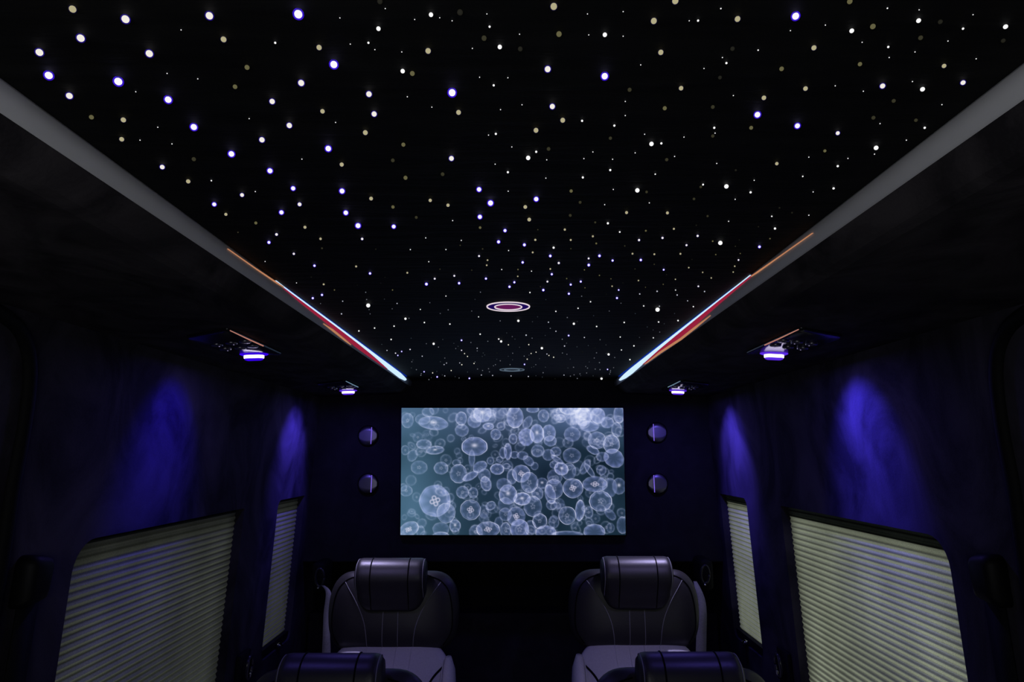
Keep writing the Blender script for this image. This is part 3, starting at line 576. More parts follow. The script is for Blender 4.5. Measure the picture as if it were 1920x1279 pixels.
    J = '''175,195,45,55,.22,.4,c 265,550,60,50,.2,.35,c 170,725,45,40,.2,.4,c 160,420,30,35,.18,.35,c 290,185,55,40,.2,.3, 330,130,45,35,.25,.4, 430,1010,60,50,.22,.35,
300,375,55,35,.3,.5, 385,420,65,30,.32,.6,s,-.1 370,215,110,50,.42,.45,s,.1 215,460,35,45,.22,.35,,.5 590,735,45,45,.28,.55,c 670,740,35,40,.25,.5,c 585,270,50,45,.3,.4, 580,180,42,50,.32,.65,c
740,140,66,68,.42,.55,s 680,200,50,50,.35,.4, 785,240,40,25,.5,.5,s 840,300,38,40,.34,.6,c 880,240,30,30,.25,.45,c 985,170,62,82,.42,.8,c 970,335,30,38,.32,.6,c 1200,160,40,47,.3,.5,c 1330,180,36,30,.3,.5,c
1080,210,30,50,.3,.4,,.5 1120,110,45,25,.4,.5, 1400,100,80,50,.42,.7, 1500,165,62,72,.55,.25, 1610,160,55,58,.5,.5, 1680,210,48,42,.4,.35, 1545,240,70,40,.45,.35, 1770,150,40,65,.35,.65, 1750,265,38,55,.3,.55,
1240,290,50,62,.45,.5,c 1070,320,58,66,.55,.3, 1150,295,52,70,.5,.8,s 1250,350,46,40,.35,.5, 1415,300,60,55,.3,.35,c 1600,345,66,64,.3,.6,c 1710,375,60,70,.32,.8,c 1725,480,78,66,.45,.55,,.6 1640,470,45,35,.3,.4, 1570,420,50,26,.4,.55,,.5
680,392,96,70,.42,.9,s 660,480,22,60,.35,.3, 720,545,55,38,.4,.5,,-.5 930,430,28,60,.45,.55, 895,440,28,42,.3,.45, 980,455,34,26,.3,.4, 1040,460,40,30,.3,.4, 1155,425,48,45,.26,.45,c 1235,455,45,42,.28,.4, 1290,430,40,34,.32,.45,c
1410,460,66,56,.27,.55,c 1300,490,50,18,.4,.45,,.6 1085,500,45,30,.3,.4,,.7 800,500,26,28,.25,.45,c 870,490,25,22,.22,.4, 920,540,26,20,.2,.5, 1130,540,28,28,.22,.35, 850,562,50,40,.42,.85,c 545,515,30,24,.2,.4, 430,555,52,46,.28,.55,c
560,597,63,70,.26,.7,c 650,615,62,26,.5,.5,,-.5 1385,580,55,62,.24,.5, 1330,560,52,46,.5,.8,s,.5 1275,530,30,28,.3,.4, 1630,570,36,36,.25,.4,c,-.6 1510,545,30,60,.3,.4,,.5 1540,570,20,60,.3,.5,,-.6 765,672,38,54,.36,.7,c,-.3
755,610,45,50,.25,.4, 960,620,36,55,.3,.5, 1030,596,66,64,.38,.75,r 1090,662,64,76,.28,.8,c 1185,668,42,40,.26,.35,s 1280,620,55,55,.25,.35, 900,680,55,48,.28,.35,,.3 930,752,66,73,.42,.8,s 1275,712,66,74,.28,.6,c
1245,750,38,72,.4,.65,,-.2 1255,830,40,36,.25,.5, 1150,745,42,46,.28,.45,c 1035,785,62,46,.48,.9,s 910,830,55,55,.22,.35, 1115,842,66,76,.22,.6,c 1580,675,92,58,.38,.45,r 1690,700,55,70,.3,.3, 1760,690,50,60,.28,.35,s
1415,705,75,72,.34,.9,r 1620,802,84,76,.28,.95,c 1465,870,34,76,.45,.75,,.1 1370,908,64,66,.2,.95,c 1530,885,32,42,.25,.4,c 1690,900,50,30,.3,.3,,.8 1780,980,42,62,.26,.45, 1310,820,40,40,.2,.2, 800,836,38,30,.3,.55,c,-.5
650,866,75,75,.26,.75,r 750,880,36,50,.2,.25,c 468,890,68,74,.3,.65, 385,800,116,118,.5,.4,r 910,900,46,48,.24,.4,c 990,915,66,70,.32,.35,r 860,960,30,40,.25,.3, 535,985,40,46,.34,.65,s 190,1012,78,52,.38,.65,r,-.5
280,1030,30,45,.25,.3, 430,1060,60,30,.35,.6, 780,1012,86,58,.34,.8,r 690,1030,50,50,.25,.4,c 910,1020,38,60,.28,.6,c 1015,1012,68,76,.5,.55,c 1095,1000,40,55,.25,.5, 1165,950,53,56,.22,.95,c 1270,955,38,46,.22,.35,c 1210,1035,76,52,.45,.65, 1370,1050,110,26,.4,.5, 1570,1030,78,58,.42,.65, 1690,1000,30,35,.2,.3,c'''
    for t in J.split():
        p = t.split(',')
        jelly(*map(float, p[:6]), p[6] if len(p) > 6 else '', float(p[7]) if len(p) > 7 else 0.0, 0.9)
    return np.clip(img, 0, 1)
W_, H_ = 520, 296
pic = paint_jellyfish(W_, H_)
lin = np.where(pic <= 0.04045, pic / 12.92, ((pic + 0.055) / 1.055) ** 2.4)
gx, gy = np.meshgrid(np.linspace(-SW / 2, SW / 2, W_), np.linspace(1, 0, H_))
bottom = SB - root.location
co = np.empty((H_ * W_, 3))
co[:, 0] = gx.ravel() + (bottom.x + (ST.x - SB.x) * gy.ravel())
co[:, 1] = bottom.y + upv.y * gy.ravel(); co[:, 2] = bottom.z + upv.z * gy.ravel()
idx = np.arange(H_ * W_).reshape(H_, W_)
quads = np.stack([idx[:-1, :-1], idx[1:, :-1], idx[1:, 1:], idx[:-1, 1:]], -1).reshape(-1, 4)
me = bpy.data.meshes.new('display')
me.vertices.add(H_ * W_); me.vertices.foreach_set('co', co.ravel())
me.loops.add(quads.size); me.loops.foreach_set('vertex_index', quads.ravel())
me.polygons.add(len(quads)); me.polygons.foreach_set('loop_start', np.arange(0, quads.size, 4))
me.update(); me.validate()
at = me.color_attributes.new('picture', 'FLOAT_COLOR', 'POINT')
rgba = np.ones((H_ * W_, 4), dtype=np.float32); rgba[:, :3] = lin.reshape(-1, 3); at.data.foreach_set('color', rgba.ravel())
m, nt, p = new_mat('lit_display')
p.inputs['Base Color'].default_value = (0.01, 0.01, 0.012, 1); p.inputs['Roughness'].default_value = 0.25; p.inputs['Specular IOR Level'].default_value = 0.1
an = nt.nodes.new('ShaderNodeAttribute'); an.attribute_name = 'picture'
nt.links.new(an.outputs['Color'], p.inputs['Emission Color']); p.inputs['Emission Strength'].default_value = 1.0
me.materials.append(m)
o = bpy.data.objects.new('display', me); COL.objects.link(o); o.parent = root
o['label'] = 'lit picture of pale blue jellyfish'

# ------------------------------------------------------------------ round vents either side of the screen
def vent(px, py, label, lean):
    c = at_depth(px, py, 2.897)
    r_ = empty('air_vent', c)
    tag(r_, label, 'vent', 'round vents beside the screen')
    R = Matrix.Rotation(math.pi / 2, 4, 'X')          # lathe axis z turned to face the camera (-y)
    bm = bmesh.new(); lathe(bm, [(0.0435, -0.002), (0.0435, 0.003), (0.0425, 0.0055), (0.0408, 0.0055), (0.0400, 0.003), (0.0400, -0.002)], 40, R)
    finish('bezel', bm, M['rubber'], r_)
    xs = lean * 0.016                                   # two vanes meet at a ridge off the middle
    for sgn in (-1, 1):
        bm = bmesh.new(); out = []
        n = 14
        edge = []
        for i in range(n + 1):
            x = xs + (sgn * 0.039 - xs) * i / n
            z = math.sqrt(max(0.0, 0.0392 ** 2 - x * x)); y = -0.0085 + 0.0035 * (i / n) ** 1.4
            edge.append((x, y, z))
        rows = [[bm.verts.new((x, y, z * t)) for t in (-1, -0.5, 0, 0.5, 1)] for x, y, z in edge]
        for a, b in zip(rows, rows[1:]):
            for q in range(4): bm.faces.new((a[q], b[q], b[q + 1], a[q + 1]))
        bmesh.ops.remove_doubles(bm, verts=bm.verts[:], dist=1e-6)
        ob = finish('vane', bm, M['dark_metal'], r_)
        so = ob.modifiers.new('thick', 'SOLIDIFY'); so.thickness = 0.0015; so.offset = -1 if sgn < 0 else 1
    z = math.sqrt(0.0385 ** 2 - xs * xs)
    bm = bmesh.new(); tube(bm, [(xs - lean * 0.0008, -0.0092, -z), (xs, -0.0096, 0), (xs + lean * 0.0004, -0.0092, z)], 0.0013, 10)
    finish('ridge', bm, M['ridge'], r_)['label'] = 'thin violet reflection painted on the ridge'
M['ridge'] = glow('painted_violet_reflection', srgb((140, 112, 255)), 1.0)  # lamp reflection on the vane edge, painted as glow
vent(690, 817, 'round dark vent left of the screen, upper of the two', 1)
vent(690, 907, 'round dark vent left of the screen, lower of the two', 1)
vent(1232, 811, 'round dark vent right of the screen, upper of the two', -1)
vent(1233, 907, 'round dark vent right of the screen, lower of the two', -1)

# ------------------------------------------------------------------ downlights in the star ceiling
def downlight(px, py, label, ring_mat, dish_mat, lens_mat):
    c = at_height(px, py, 0.311); c.z = CAMZ + 0.311
    r_ = empty('ceiling_downlight', c); tag(r_, label, 'downlight', 'chrome ringed downlights')
    flip = Matrix.Rotation(math.pi, 4, 'X')
    bm = bmesh.new()
    lathe(bm, [(0.0465, -0.001), (0.0465, 0.0012), (0.0460, 0.0022), (0.0449, 0.0024), (0.0441, 0.0018), (0.0438, 0.0008), (0.0438, -0.001)], 56, flip)
    finish('outer_ring', bm, ring_mat, r_)
    bm = bmesh.new()
    lathe(bm, [(0.0442, 0.0004), (0.0310, 0.0010), (0.0290, 0.0010)], 56, flip)
    finish('inner_dish', bm, dish_mat, r_)
    bm = bmesh.new()
    lathe(bm, [(0.0300, -0.001), (0.0300, 0.0016), (0.0294, 0.0028), (0.0284, 0.0028), (0.0276, 0.0012), (0.0276, -0.001)], 56, flip)
    finish('inner_ring', bm, ring_mat, r_)
    bm = bmesh.new(); lathe(bm, [(0.0275, 0.0006), (0.018, 0.0016), (0.009, 0.0022), (0.0, 0.0024)], 40, flip)
    finish('lens', bm, lens_mat, r_)['label'] = 'dull violet lens'
M['lens_near'] = glow('violet_lens_reflection', srgb((96, 24, 84)), 1.0)  # the downlights are off; these glows paint reflections on them
M['ring_reflect'] = glow('ring_reflection', srgb((228, 212, 222)), 1.0)
M['dish_reflect'] = glow('indigo_dish_reflection', srgb((26, 6, 84)), 1.0)
M['ring_reflect_faint'] = glow('faint_ring_reflection', srgb((84, 100, 116)), 1.0)
M['lens_far'] = plain('dark_lens', (0.02, 0.02, 0.03), 0.2)
downlight(953, 574.5, 'round chrome ringed downlight with painted white and red reflections, nearer of the two ceiling downlights', M['ring_reflect'], M['dish_reflect'], M['lens_near'])
downlight(960, 693, 'small dim round downlight in the ceiling close to the bulkhead, farther of two', M['ring_reflect_faint'], M['lens_far'], M['lens_far'])

# ------------------------------------------------------------------ coloured emissive bands along the satin rails
M['strip_white'] = glow('icy_white_strip', srgb((196, 226, 255)), 1.15)
M['strip_blue'] = glow('blue_strip', srgb((0, 38, 140)), 1.0)
M['strip_red'] = glow('red_strip', srgb((150, 30, 58)), 1.0)
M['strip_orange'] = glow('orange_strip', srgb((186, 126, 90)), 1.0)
def rail_band(side, label):
    r_ = empty('rail_band', (0, 0, 0))
    def P(Y, t, out=0.0015):                            # t: 0 top of the rail .. 1 bottom
        x = edge_x(side, Y)
        return Vector((x - side * (0.0045 * math.sin(math.pi * t) + 0.0015 + out) + side * 0.004 * t, Y, CAMZ + 0.3115 - 0.0265 * t))
    root0 = P(1.9, 0.5); r_.location = root0
    tag(r_, label, 'light strip', 'bright bands along the ceiling edges')  # coloured emissive bands on the rail
    def ribbon(name, mat, spans, lab):
        for rows in spans:                              # rows: (Y, top t, bottom t)
            bm = bmesh.new()
            dense = []
            for (a, b) in zip(rows, rows[1:]):
                for q in range(8):
                    s = q / 8; dense.append(tuple(a[i] + (b[i] - a[i]) * s for i in range(3)))
            dense.append(rows[-1])
            secs = []
            for Y, t0, t1 in dense:
                secs.append([P(Y, t0) - root0, P(Y, (t0 + t1) / 2, 0.0022) - root0, P(Y, t1) - root0, P(Y, t1, -0.002) - root0, P(Y, t0, -0.002) - root0])
            loft(bm, secs); finish(name, bm, mat, r_)['label'] = lab
    bm = bmesh.new(); secs = []                          # blue line on the headliner right beside the rail
    for q in range(25):
        Y = 1.25 + 1.49 * q / 24; x = edge_x(side, Y); wd = 0.0012 + 0.0038 * min(1, q / 14)
        a = x - side * 0.0025; secs.append([Vector((xx, Y, CAMZ + zz)) - root0 for xx, zz in ((a, 0.3125), (a, 0.3098), (a - side * wd, 0.3098), (a - side * wd, 0.3125))])
    loft(bm, secs); finish('blue_edge', bm, M['strip_blue'], r_)['label'] = 'deep blue edge line'
    if side < 0:
        ribbon('white_band', M['strip_white'], [[(1.20, 0.05, 0.07), (1.35, 0.05, 0.20), (1.6, 0.06, 0.26), (1.85, 0.08, 0.36), (2.1, 0.10, 0.52), (2.35, 0.12, 0.80), (2.6, 0.16, 0.90), (2.72, 0.40, 0.78), (2.74, 0.5, 0.6)]], 'icy white band')
        ribbon('red_band', M['strip_red'], [[(1.24, 0.20, 0.24), (1.35, 0.22, 0.42), (1.6, 0.28, 0.60), (1.85, 0.38, 0.80), (2.05, 0.52, 0.84), (2.25, 0.72, 0.86), (2.33, 0.80, 0.85)]], 'crimson band')
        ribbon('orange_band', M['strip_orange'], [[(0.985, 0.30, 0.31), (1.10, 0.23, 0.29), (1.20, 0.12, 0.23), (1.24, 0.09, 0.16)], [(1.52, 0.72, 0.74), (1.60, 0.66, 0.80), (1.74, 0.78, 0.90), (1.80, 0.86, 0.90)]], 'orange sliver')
    else:
        ribbon('white_band', M['strip_white'], [[(1.16, 0.06, 0.09), (1.35, 0.06, 0.20), (1.6, 0.08, 0.32), (1.8, 0.10, 0.44), (2.0, 0.12, 0.56), (2.2, 0.14, 0.74), (2.45, 0.18, 0.92), (2.6, 0.30, 0.92), (2.72, 0.50, 0.78), (2.74, 0.55, 0.66)]], 'icy white band')
        ribbon('red_band', M['strip_red'], [[(1.14, 0.18, 0.24), (1.35, 0.22, 0.48), (1.55, 0.32, 0.74), (1.75, 0.43, 0.80), (1.95, 0.55, 0.72), (2.15, 0.72, 0.80), (2.22, 0.76, 0.8)]], 'crimson band')
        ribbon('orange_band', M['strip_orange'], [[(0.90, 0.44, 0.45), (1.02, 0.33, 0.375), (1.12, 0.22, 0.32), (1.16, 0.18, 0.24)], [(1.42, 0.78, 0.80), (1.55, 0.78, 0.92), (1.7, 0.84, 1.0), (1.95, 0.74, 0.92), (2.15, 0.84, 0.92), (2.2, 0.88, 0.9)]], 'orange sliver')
rail_band(-1, 'thin white and red bright band along the left edge of the star ceiling')
rail_band(1, 'thin white and red bright band along the right edge of the star ceiling')

# ------------------------------------------------------------------ overhead reading consoles with their lamps
M['lamp_core'] = glow('lamp_white', (3.2, 2.9, 3.6), 1.0)
M['lamp_halo_blue'] = glow('blue_lamp_halo', srgb((52, 0, 225)), 1.0)  # camera glare round the lamps, painted as glowing shells
M['lamp_halo_violet'] = glow('violet_lamp_halo', srgb((88, 40, 225)), 1.0)
M['painted_glint'] = glow('button_glint', srgb((170, 160, 200)), 1.0)  # glint of the chrome buttons, painted as a glowing dot
M['edge_near'] = glow('copper_edge_reflection', srgb((176, 118, 104)), 1.0)  # reflections on the console bars, painted in as glow
M['edge_far'] = glow('icy_edge_reflection', srgb((110, 140, 160)), 1.0)
def soffit_h(x): return 0.2535 + (0.2385 - 0.2535) * (abs(x) - 0.47) / 0.355
def console(side, Yl, label, rim, twist):  # rim: material of the painted lamp glare
    """Yl: how far forward the lamp sits"""
    xl = side * 0.629; c = Vector((xl, Yl, CAMZ + soffit_h(xl)))
    r_ = empty('reading_console', c); tag(r_, label, 'reading light', 'overhead reading consoles')
    tilt = Matrix.Rotation(math.atan(-(0.2385 - 0.2535) / 0.355) * side, 4, 'Y')
    def Q(x, y, z): return tilt @ Vector((x * side, y, z))
    bm = bmesh.new()
    outline = rounded([(-0.064, -0.305), (0.055, -0.240), (0.055, 0.028), (-0.060, 0.028)], [0.010, 0.03, 0.03, 0.012], 5)
    loft(bm, [[Q(x * s, y * s if y < 0 else y * s, z) for x, y in outline] for s, z in ((1.0, 0.003), (1.0, -0.004), (0.97, -0.007))])
    finish('base_plate', bm, M['pod'], r_)
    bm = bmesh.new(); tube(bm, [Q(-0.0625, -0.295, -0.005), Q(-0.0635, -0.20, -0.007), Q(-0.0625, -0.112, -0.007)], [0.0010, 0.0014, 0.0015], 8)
    finish('edge_bar', bm, M['edge_near' if Yl < 2 else 'edge_far'], r_)['label'] = 'thin bar along the inner edge, reflection painted in'
    for bx, by in ((-0.046, -0.175), (-0.040, -0.115), (-0.012, -0.165), (-0.004, -0.095), (0.026, -0.150), (0.032, -0.090)):
        bm = bmesh.new(); T = Matrix.Translation(Q(bx, by, -0.007)) @ tilt @ Matrix.Rotation(math.pi, 4, 'X')
        lathe(bm, [(0.0125, -0.001), (0.0125, 0.0016), (0.0105, 0.0030), (0.006, 0.0030), (0.0, 0.0024)], 20, T)
        kn = finish('button', bm, M['satin'], r_)
        bm = bmesh.new(); T = Matrix.Translation(Q(bx - 0.003, by + 0.006, -0.0088)) @ tilt
        bmesh.ops.create_uvsphere(bm, u_segments=10, v_segments=6, radius=0.0019, matrix=T)
        finish('painted_glint', bm, M['painted_glint'], kn)['label'] = 'tiny painted glint'
    def pill(name, layers, mat, par):                # layers: (half length, half width, z) of a rounded slot shape
        bm = bmesh.new(); secs = []
        for hx, hy, z in layers:
            ring = []
            for q in range(32):
                a = 2 * math.pi * (q + 0.5) / 32
                x = math.cos(a) * hy + (hx - hy) * (1 if math.cos(a) > 0 else -1); y = math.sin(a) * hy
                ring.append(Q(x, y + twist * x, z))
            secs.append(ring)
        loft(bm, secs); return finish(name, bm, mat, par)
    pill('lamp_halo', [(0.0330, 0.0230, -0.002), (0.0330, 0.0230, -0.0080), (0.0275, 0.0160, -0.0105)], rim, r_)['label'] = 'blue lamp glare painted as a rim'
    pill('lamp_lens', [(0.0235, 0.0125, -0.0085), (0.0235, 0.0125, -0.0165), (0.0215, 0.0105, -0.0190)], M['lamp_core'], r_)['label'] = 'dazzling white lamp lens'
    pill('halo_tip', [(0.0225, 0.0115, -0.0180), (0.0215, 0.0105, -0.0205), (0.0170, 0.0060, -0.0225)], rim, r_)['label'] = 'blue lamp glare painted as a tip'
    return c
console(-1, 1.640, 'overhead reading light console on the left soffit, the one nearer the camera', M['lamp_halo_blue'], -0.05)
console(-1, 2.600, 'overhead reading light console on the left soffit, far one above the front seat', M['lamp_halo_violet'], -0.05)
console(1, 1.628, 'overhead reading light console on the right soffit, the one nearer the camera', M['lamp_halo_violet'], 0.03)
console(1, 2.600, 'overhead reading light console on the right soffit, far one above the front seat', M['lamp_halo_violet'], 0.03)
# the beams of those lamps: one grazing the side wall, one down on the seat below
for side, Y, e, col in ((-1, 1.640, 10.0, (0.02, 0.0, 1.0)), (-1, 2.600, 20.0, (0.10, 0.06, 1.0)), (1, 1.628, 26.0, (0.07, 0.045, 1.0)), (1, 2.600, 24.0, (0.11, 0.07, 1.0))):
    loc = (side * 0.63, Y, CAMZ + 0.219)
    spot_light('wall_beam', loc, (side * 0.75, 0.02, -0.75), 74, e, col, 0.9)
    if Y > 2: spot_light('seat_beam', loc, (side * -0.22, -0.10, -1.0), 56, 22.0, (0.66, 0.60, 1.0), 1.0)
    else: spot_light('seat_beam', loc, (side * -0.19, 0.80, -0.96), 40, 8.5 if side < 0 else 10.5, (0.60, 0.52, 1.0), 0.8)
    glow_disc('lamp_glow', loc, 0.75 if side < 0 else 0.95, (0.19, 0.14, 1.0))

# ------------------------------------------------------------------ captain seats
def section_headrest(t):
    """rounded profile of the head roll in (y forward-negative, z); t 0..1 round the loop"""
    pts = [(0.035, 0.150), (0.015, 0.178), (-0.025, 0.180), (-0.058, 0.160), (-0.072, 0.120), (-0.062, 0.080), (-0.044, 0.045), (-0.030, 0.012), (-0.005, 0.0), (0.030, 0.010), (0.040, 0.07)]
    return pts
class Pillow:
    """padded cushion: outline in (x, z), puffed towards -y by depth, thin behind; front(x, z) gives its face"""
    def __init__(self, outline, depth, back, power=3.0, swell=None, plane=None):
        self.out = outline; self.d = depth; self.b = back; self.p = power
        self.cx = sum(p[0] for p in outline) / len(outline); self.cz = sum(p[1] for p in outline) / len(outline)
        self.swell = swell or (lambda x, z: 0.0); self.plane = plane or (lambda x, z: 0.0)
        self.ang = sorted((math.atan2(z - self.cz, x - self.cx), math.hypot(x - self.cx, z - self.cz)) for x, z in outline)
    def s(self, x, z):
        a = math.atan2(z - self.cz, x - self.cx); A = self.ang; n = len(A)
        for i in range(n):
            a0, r0 = A[i]; a1, r1 = A[(i + 1) % n]
            if i == n - 1: a1 += 2 * math.pi
            for aa in (a, a + 2 * math.pi):
                if a0 <= aa <= a1:
                    t = (aa - a0) / max(1e-9, a1 - a0); return math.hypot(x - self.cx, z - self.cz) / (r0 + (r1 - r0) * t)
        return 1.0
    def front(self, x, z):
        s = min(1.0, self.s(x, z)); return -(self.d + self.swell(x, z)) * (1 - s ** self.p) ** 0.5 + self.plane(x, z)
    def mesh(self):
        bm = bmesh.new(); rings = []
        for s in (0.45, 0.8, 0.95, 1.0):            # back
            rings.append([Vector((self.cx + (x - self.cx) * s, self.b * (1 - s ** 6) ** 0.5 + self.plane(self.cx + (x - self.cx) * s, self.cz + (z - self.cz) * s), self.cz + (z - self.cz) * s)) for x, z in self.out])
        for s in (0.995, 0.98, 0.95, 0.91, 0.86, 0.8, 0.72, 0.63, 0.53, 0.43, 0.32, 0.2, 0.08):
            ring = []
            for x, z in self.out:
                xx = self.cx + (x - self.cx) * s; zz = self.cz + (z - self.cz) * s
                ring.append(Vector((xx, -(self.d + self.swell(xx, zz)) * (1 - s ** self.p) ** 0.5 + self.plane(xx, zz), zz)))
            rings.append(ring)
        loft(bm, rings); return bm
    def seam(self, bm, pts, r, lift=0.0008, n=6):
        path = smooth_path([(x, 0, z) for x, z in pts], 6)
        tube(bm, [(p.x, self.front(p.x, p.z) - lift, p.z) for p in path], r, n)

def make_seat(label):
    root = empty('captain_seat', (0, 0, 0)); tag(root, label, 'seat', 'leather captain seats')
    # pedestal, cushion, armrests
    bm = bmesh.new(); box(bm, (0, 0.02, 0.02), (0.44, 0.46, 0.04), bevel=0.01); box(bm, (0, 0.02, 0.16), (0.34, 0.36, 0.26), bevel=0.03)
    finish('pedestal', bm, M['black'], root)
    bm = bmesh.new(); box(bm, (0, -0.08, 0.36), (0.50, 0.54, 0.15), bevel=0.055, seg=4)
    cu = finish('seat_cushion', bm, M['leather_lit'], root)
    for x in (-0.05, 0.05):
        bm = bmesh.new(); tube(bm, [(x, -0.30, 0.4365), (x, 0.1, 0.4365)], 0.0016, 6)
        finish('seam', bm, M['thread'], cu)['label'] = 'pale stitched seam'
    for sx in (-1, 1):
        bm = bmesh.new(); box(bm, (sx * 0.285, -0.06, 0.60), (0.065, 0.36, 0.06), bevel=0.025, seg=4); box(bm, (sx * 0.285, 0.10, 0.48), (0.04, 0.10, 0.22), bevel=0.015)
        finish('armrest', bm, M['leather'], root)
    # lower backrest: reclined, so its face looks up a little
    lean = lambda x, z: 0.62 * (z - 0.84)
    pts = [(-0.175, 0.50), (0.175, 0.50), (0.215, 0.60), (0.218, 0.74), (0.205, 0.805), (0.165, 0.848), (0.10, 0.866), (0, 0.870), (-0.10, 0.866), (-0.165, 0.848), (-0.205, 0.805), (-0.218, 0.74), (-0.215, 0.60)]
    out = [(p.x, p.z) for p in smooth_path([(x, 0, z) for x, z in pts], 5, True)]
    lowb = Pillow(out, 0.060, 0.03, 3.2, plane=lean)
    lo = finish('lower_backrest', lowb.mesh(), M['leather_lit'], root); lo['label'] = 'lower backrest, lit tone painted in'
    for x0, x1 in ((-0.080, -0.062), (-0.030, -0.024), (0.022, 0.018), (0.076, 0.060)):
        bm = bmesh.new(); lowb.seam(bm, [(x0, 0.853), (x0 * 0.97, 0.80), (x1, 0.70), (x1, 0.58)], 0.0015)
        finish('seam', bm, M['thread'], lo)['label'] = 'pale stitched seam'
    for sx in (-1, 1):
        bm = bmesh.new(); lowb.seam(bm, [(sx * 0.196, 0.80), (sx * 0.155, 0.765), (sx * 0.125, 0.70), (sx * 0.11, 0.60)], 0.004, -0.001)
        finish('crease', bm, M['groove'], lo)
    # side bolsters
    for sx in (-1, 1):
        secs = []
        for z, w, d in ((0.48, 0.026, 0.046), (0.60, 0.034, 0.056), (0.72, 0.034, 0.056), (0.785, 0.026, 0.044), (0.822, 0.010, 0.020)):
            cx = sx * (0.203 + 0.004 * math.sin((z - 0.5) * 6)); cy = lean(0, z) - 0.020
            secs.append([Vector((cx + w * math.cos(a), cy + d * math.sin(a), z)) for a in [2 * math.pi * q / 16 for q in range(16)]])
        bm = bmesh.new(); loft(bm, secs); bo = finish('bolster', bm, M['leather_lit'], root)
        bm = bmesh.new(); path = smooth_path([(sx * 0.190, lean(0, z) - 0.020 - d * 0.93, z) for z, d in ((0.818, 0.021), (0.785, 0.044), (0.72, 0.056), (0.60, 0.056))], 6)
        tube(bm, path, 0.0016, 6); finish('piping', bm, M['thread'], bo)['label'] = 'pale piping'
    # upper backrest: barrel outline, tipped forward
    up = lambda x, z: 0.10 * (z - 0.84) + 0.012 + 0.28 * x * x
    pts = [(-0.185, 0.838), (-0.10, 0.832), (0, 0.831), (0.10, 0.832), (0.185, 0.838), (0.222, 0.875), (0.236, 0.940), (0.233, 1.010), (0.214, 1.062), (0.172, 1.094), (0.10, 1.100), (0, 1.100), (-0.10, 1.100), (-0.172, 1.094), (-0.214, 1.062), (-0.233, 1.010), (-0.236, 0.940), (-0.222, 0.875)]
    out = [(p.x, p.z) for p in smooth_path([(x, 0, z) for x, z in pts], 4, True)]
    upb = Pillow(out, 0.058, 0.05, 4.0, plane=up)
    ub = finish('upper_backrest', upb.mesh(), M['leather'], root)
    for sx in (-1, 1):
        bm = bmesh.new(); upb.seam(bm, [(sx * 0.172, 1.066), (sx * 0.130, 1.010), (sx * 0.098, 0.950), (sx * 0.085, 0.900), (sx * 0.080, 0.842)], 0.0012)
        finish('seam', bm, M['seam_dim'], ub)['label'] = 'pale stitched seam'
        bm = bmesh.new(); upb.seam(bm, [(sx * 0.026, 0.985), (sx * 0.027, 0.92), (sx * 0.027, 0.842)], 0.0011)
        finish('seam', bm, M['seam_dim'], ub)['label'] = 'pale stitched seam'
    for sx in (-1, 1):
        bm = bmesh.new(); upb.seam(bm, [(sx * 0.13, 1.086), (sx * 0.168, 1.072), (sx * 0.200, 1.035), (sx * 0.214, 0.97), (sx * 0.212, 0.90), (sx * 0.185, 0.855)], 0.0022)
        finish('piping', bm, M['groove'], ub)['label'] = 'dark edge piping'
    # head roll on its stem
    prof = smooth_path([(0, y, z) for y, z in section_headrest(0)], 4, True); secs = []
    HW = 0.123
    for i in range(25):
        x = -HW + 2 * HW * i / 24; e = abs(x) / HW
        sh = 1.0 - 0.16 * max(0, (e - 0.86) / 0.14) ** 2.2; lift = 0.055 * max(0, (e - 0.45) / 0.55) ** 3
        ring = []
        for p in prof:
            z = 0.095 + (p.z - 0.095) * sh; y = p.y * sh
            ring.append(Vector((x, y, z + lift * max(0, 1 - z / 0.12))))
        secs.append(ring)
    bm = bmesh.new(); loft(bm, secs)
    bmesh.ops.translate(bm, verts=bm.verts[:], vec=(0, -0.022, 0.972))
    hr = finish('headrest', bm, M['leather'], root)
    def band(xx, rad, mat, nm, lab=None):
        bm = bmesh.new(); e = abs(xx) / HW; sh = 1.0 - 0.16 * max(0, (e - 0.86) / 0.14) ** 2.2; lift = 0.055 * max(0, (e - 0.45) / 0.55) ** 3
        path = []
        for p in smooth_path([(0, y, z) for y, z in section_headrest(0)][0:8], 5):
            z = 0.095 + (p.z - 0.095) * sh * 1.006; y = p.y * sh * 1.006
            path.append((xx, y - 0.022, z + lift * max(0, 1 - z / 0.12) + 0.972))
        tube(bm, path, rad, 6); o = finish(nm, bm, mat, hr)
        if lab: o['label'] = lab
    for xx in (-0.066, 0.066): band(xx, 0.0021, M['groove'], 'groove')
    for xx in (-0.1165, 0.1165): band(xx, 0.0014, M['seam_dim'], 'piping', 'pale piping')
    return root
M['seam_dim'] = plain('stitch_thread', (0.20, 0.20, 0.22), 0.7)
def copy_tree(o, parent=None):
    c = o.copy(); COL.objects.link(c)
    if parent: c.parent = parent
    for ch in [x for x in bpy.data.objects if x.parent == o]: copy_tree(ch, c)
    return c
seat = make_seat('black leather captain seat on the left just under the screen')
seat.location = (-0.432, 2.565, 0)
s2 = copy_tree(seat); s2.location = (0.437, 2.565, 0.006); s2['label'] = 'black leather captain seat on the right just under the screen'
s3 = copy_tree(seat); s3.location = (-0.440, 1.80, -0.115); s3['label'] = 'near left captain seat, only its dark headrest and shoulder in the photo'
s4 = copy_tree(seat); s4.location = (0.426, 1.80, -0.112); s4['label'] = 'near right captain seat, stitched dark headrest rising from the bottom edge'
for s in (s3, s4):                             # these two are set lower on shorter pedestals
    for ch in [x for x in bpy.data.objects if x.parent == s and x.name.startswith('pedestal')]:
        ch.location = (0, 0, -s.location.z); ch.scale = (1, 1, 0.65)

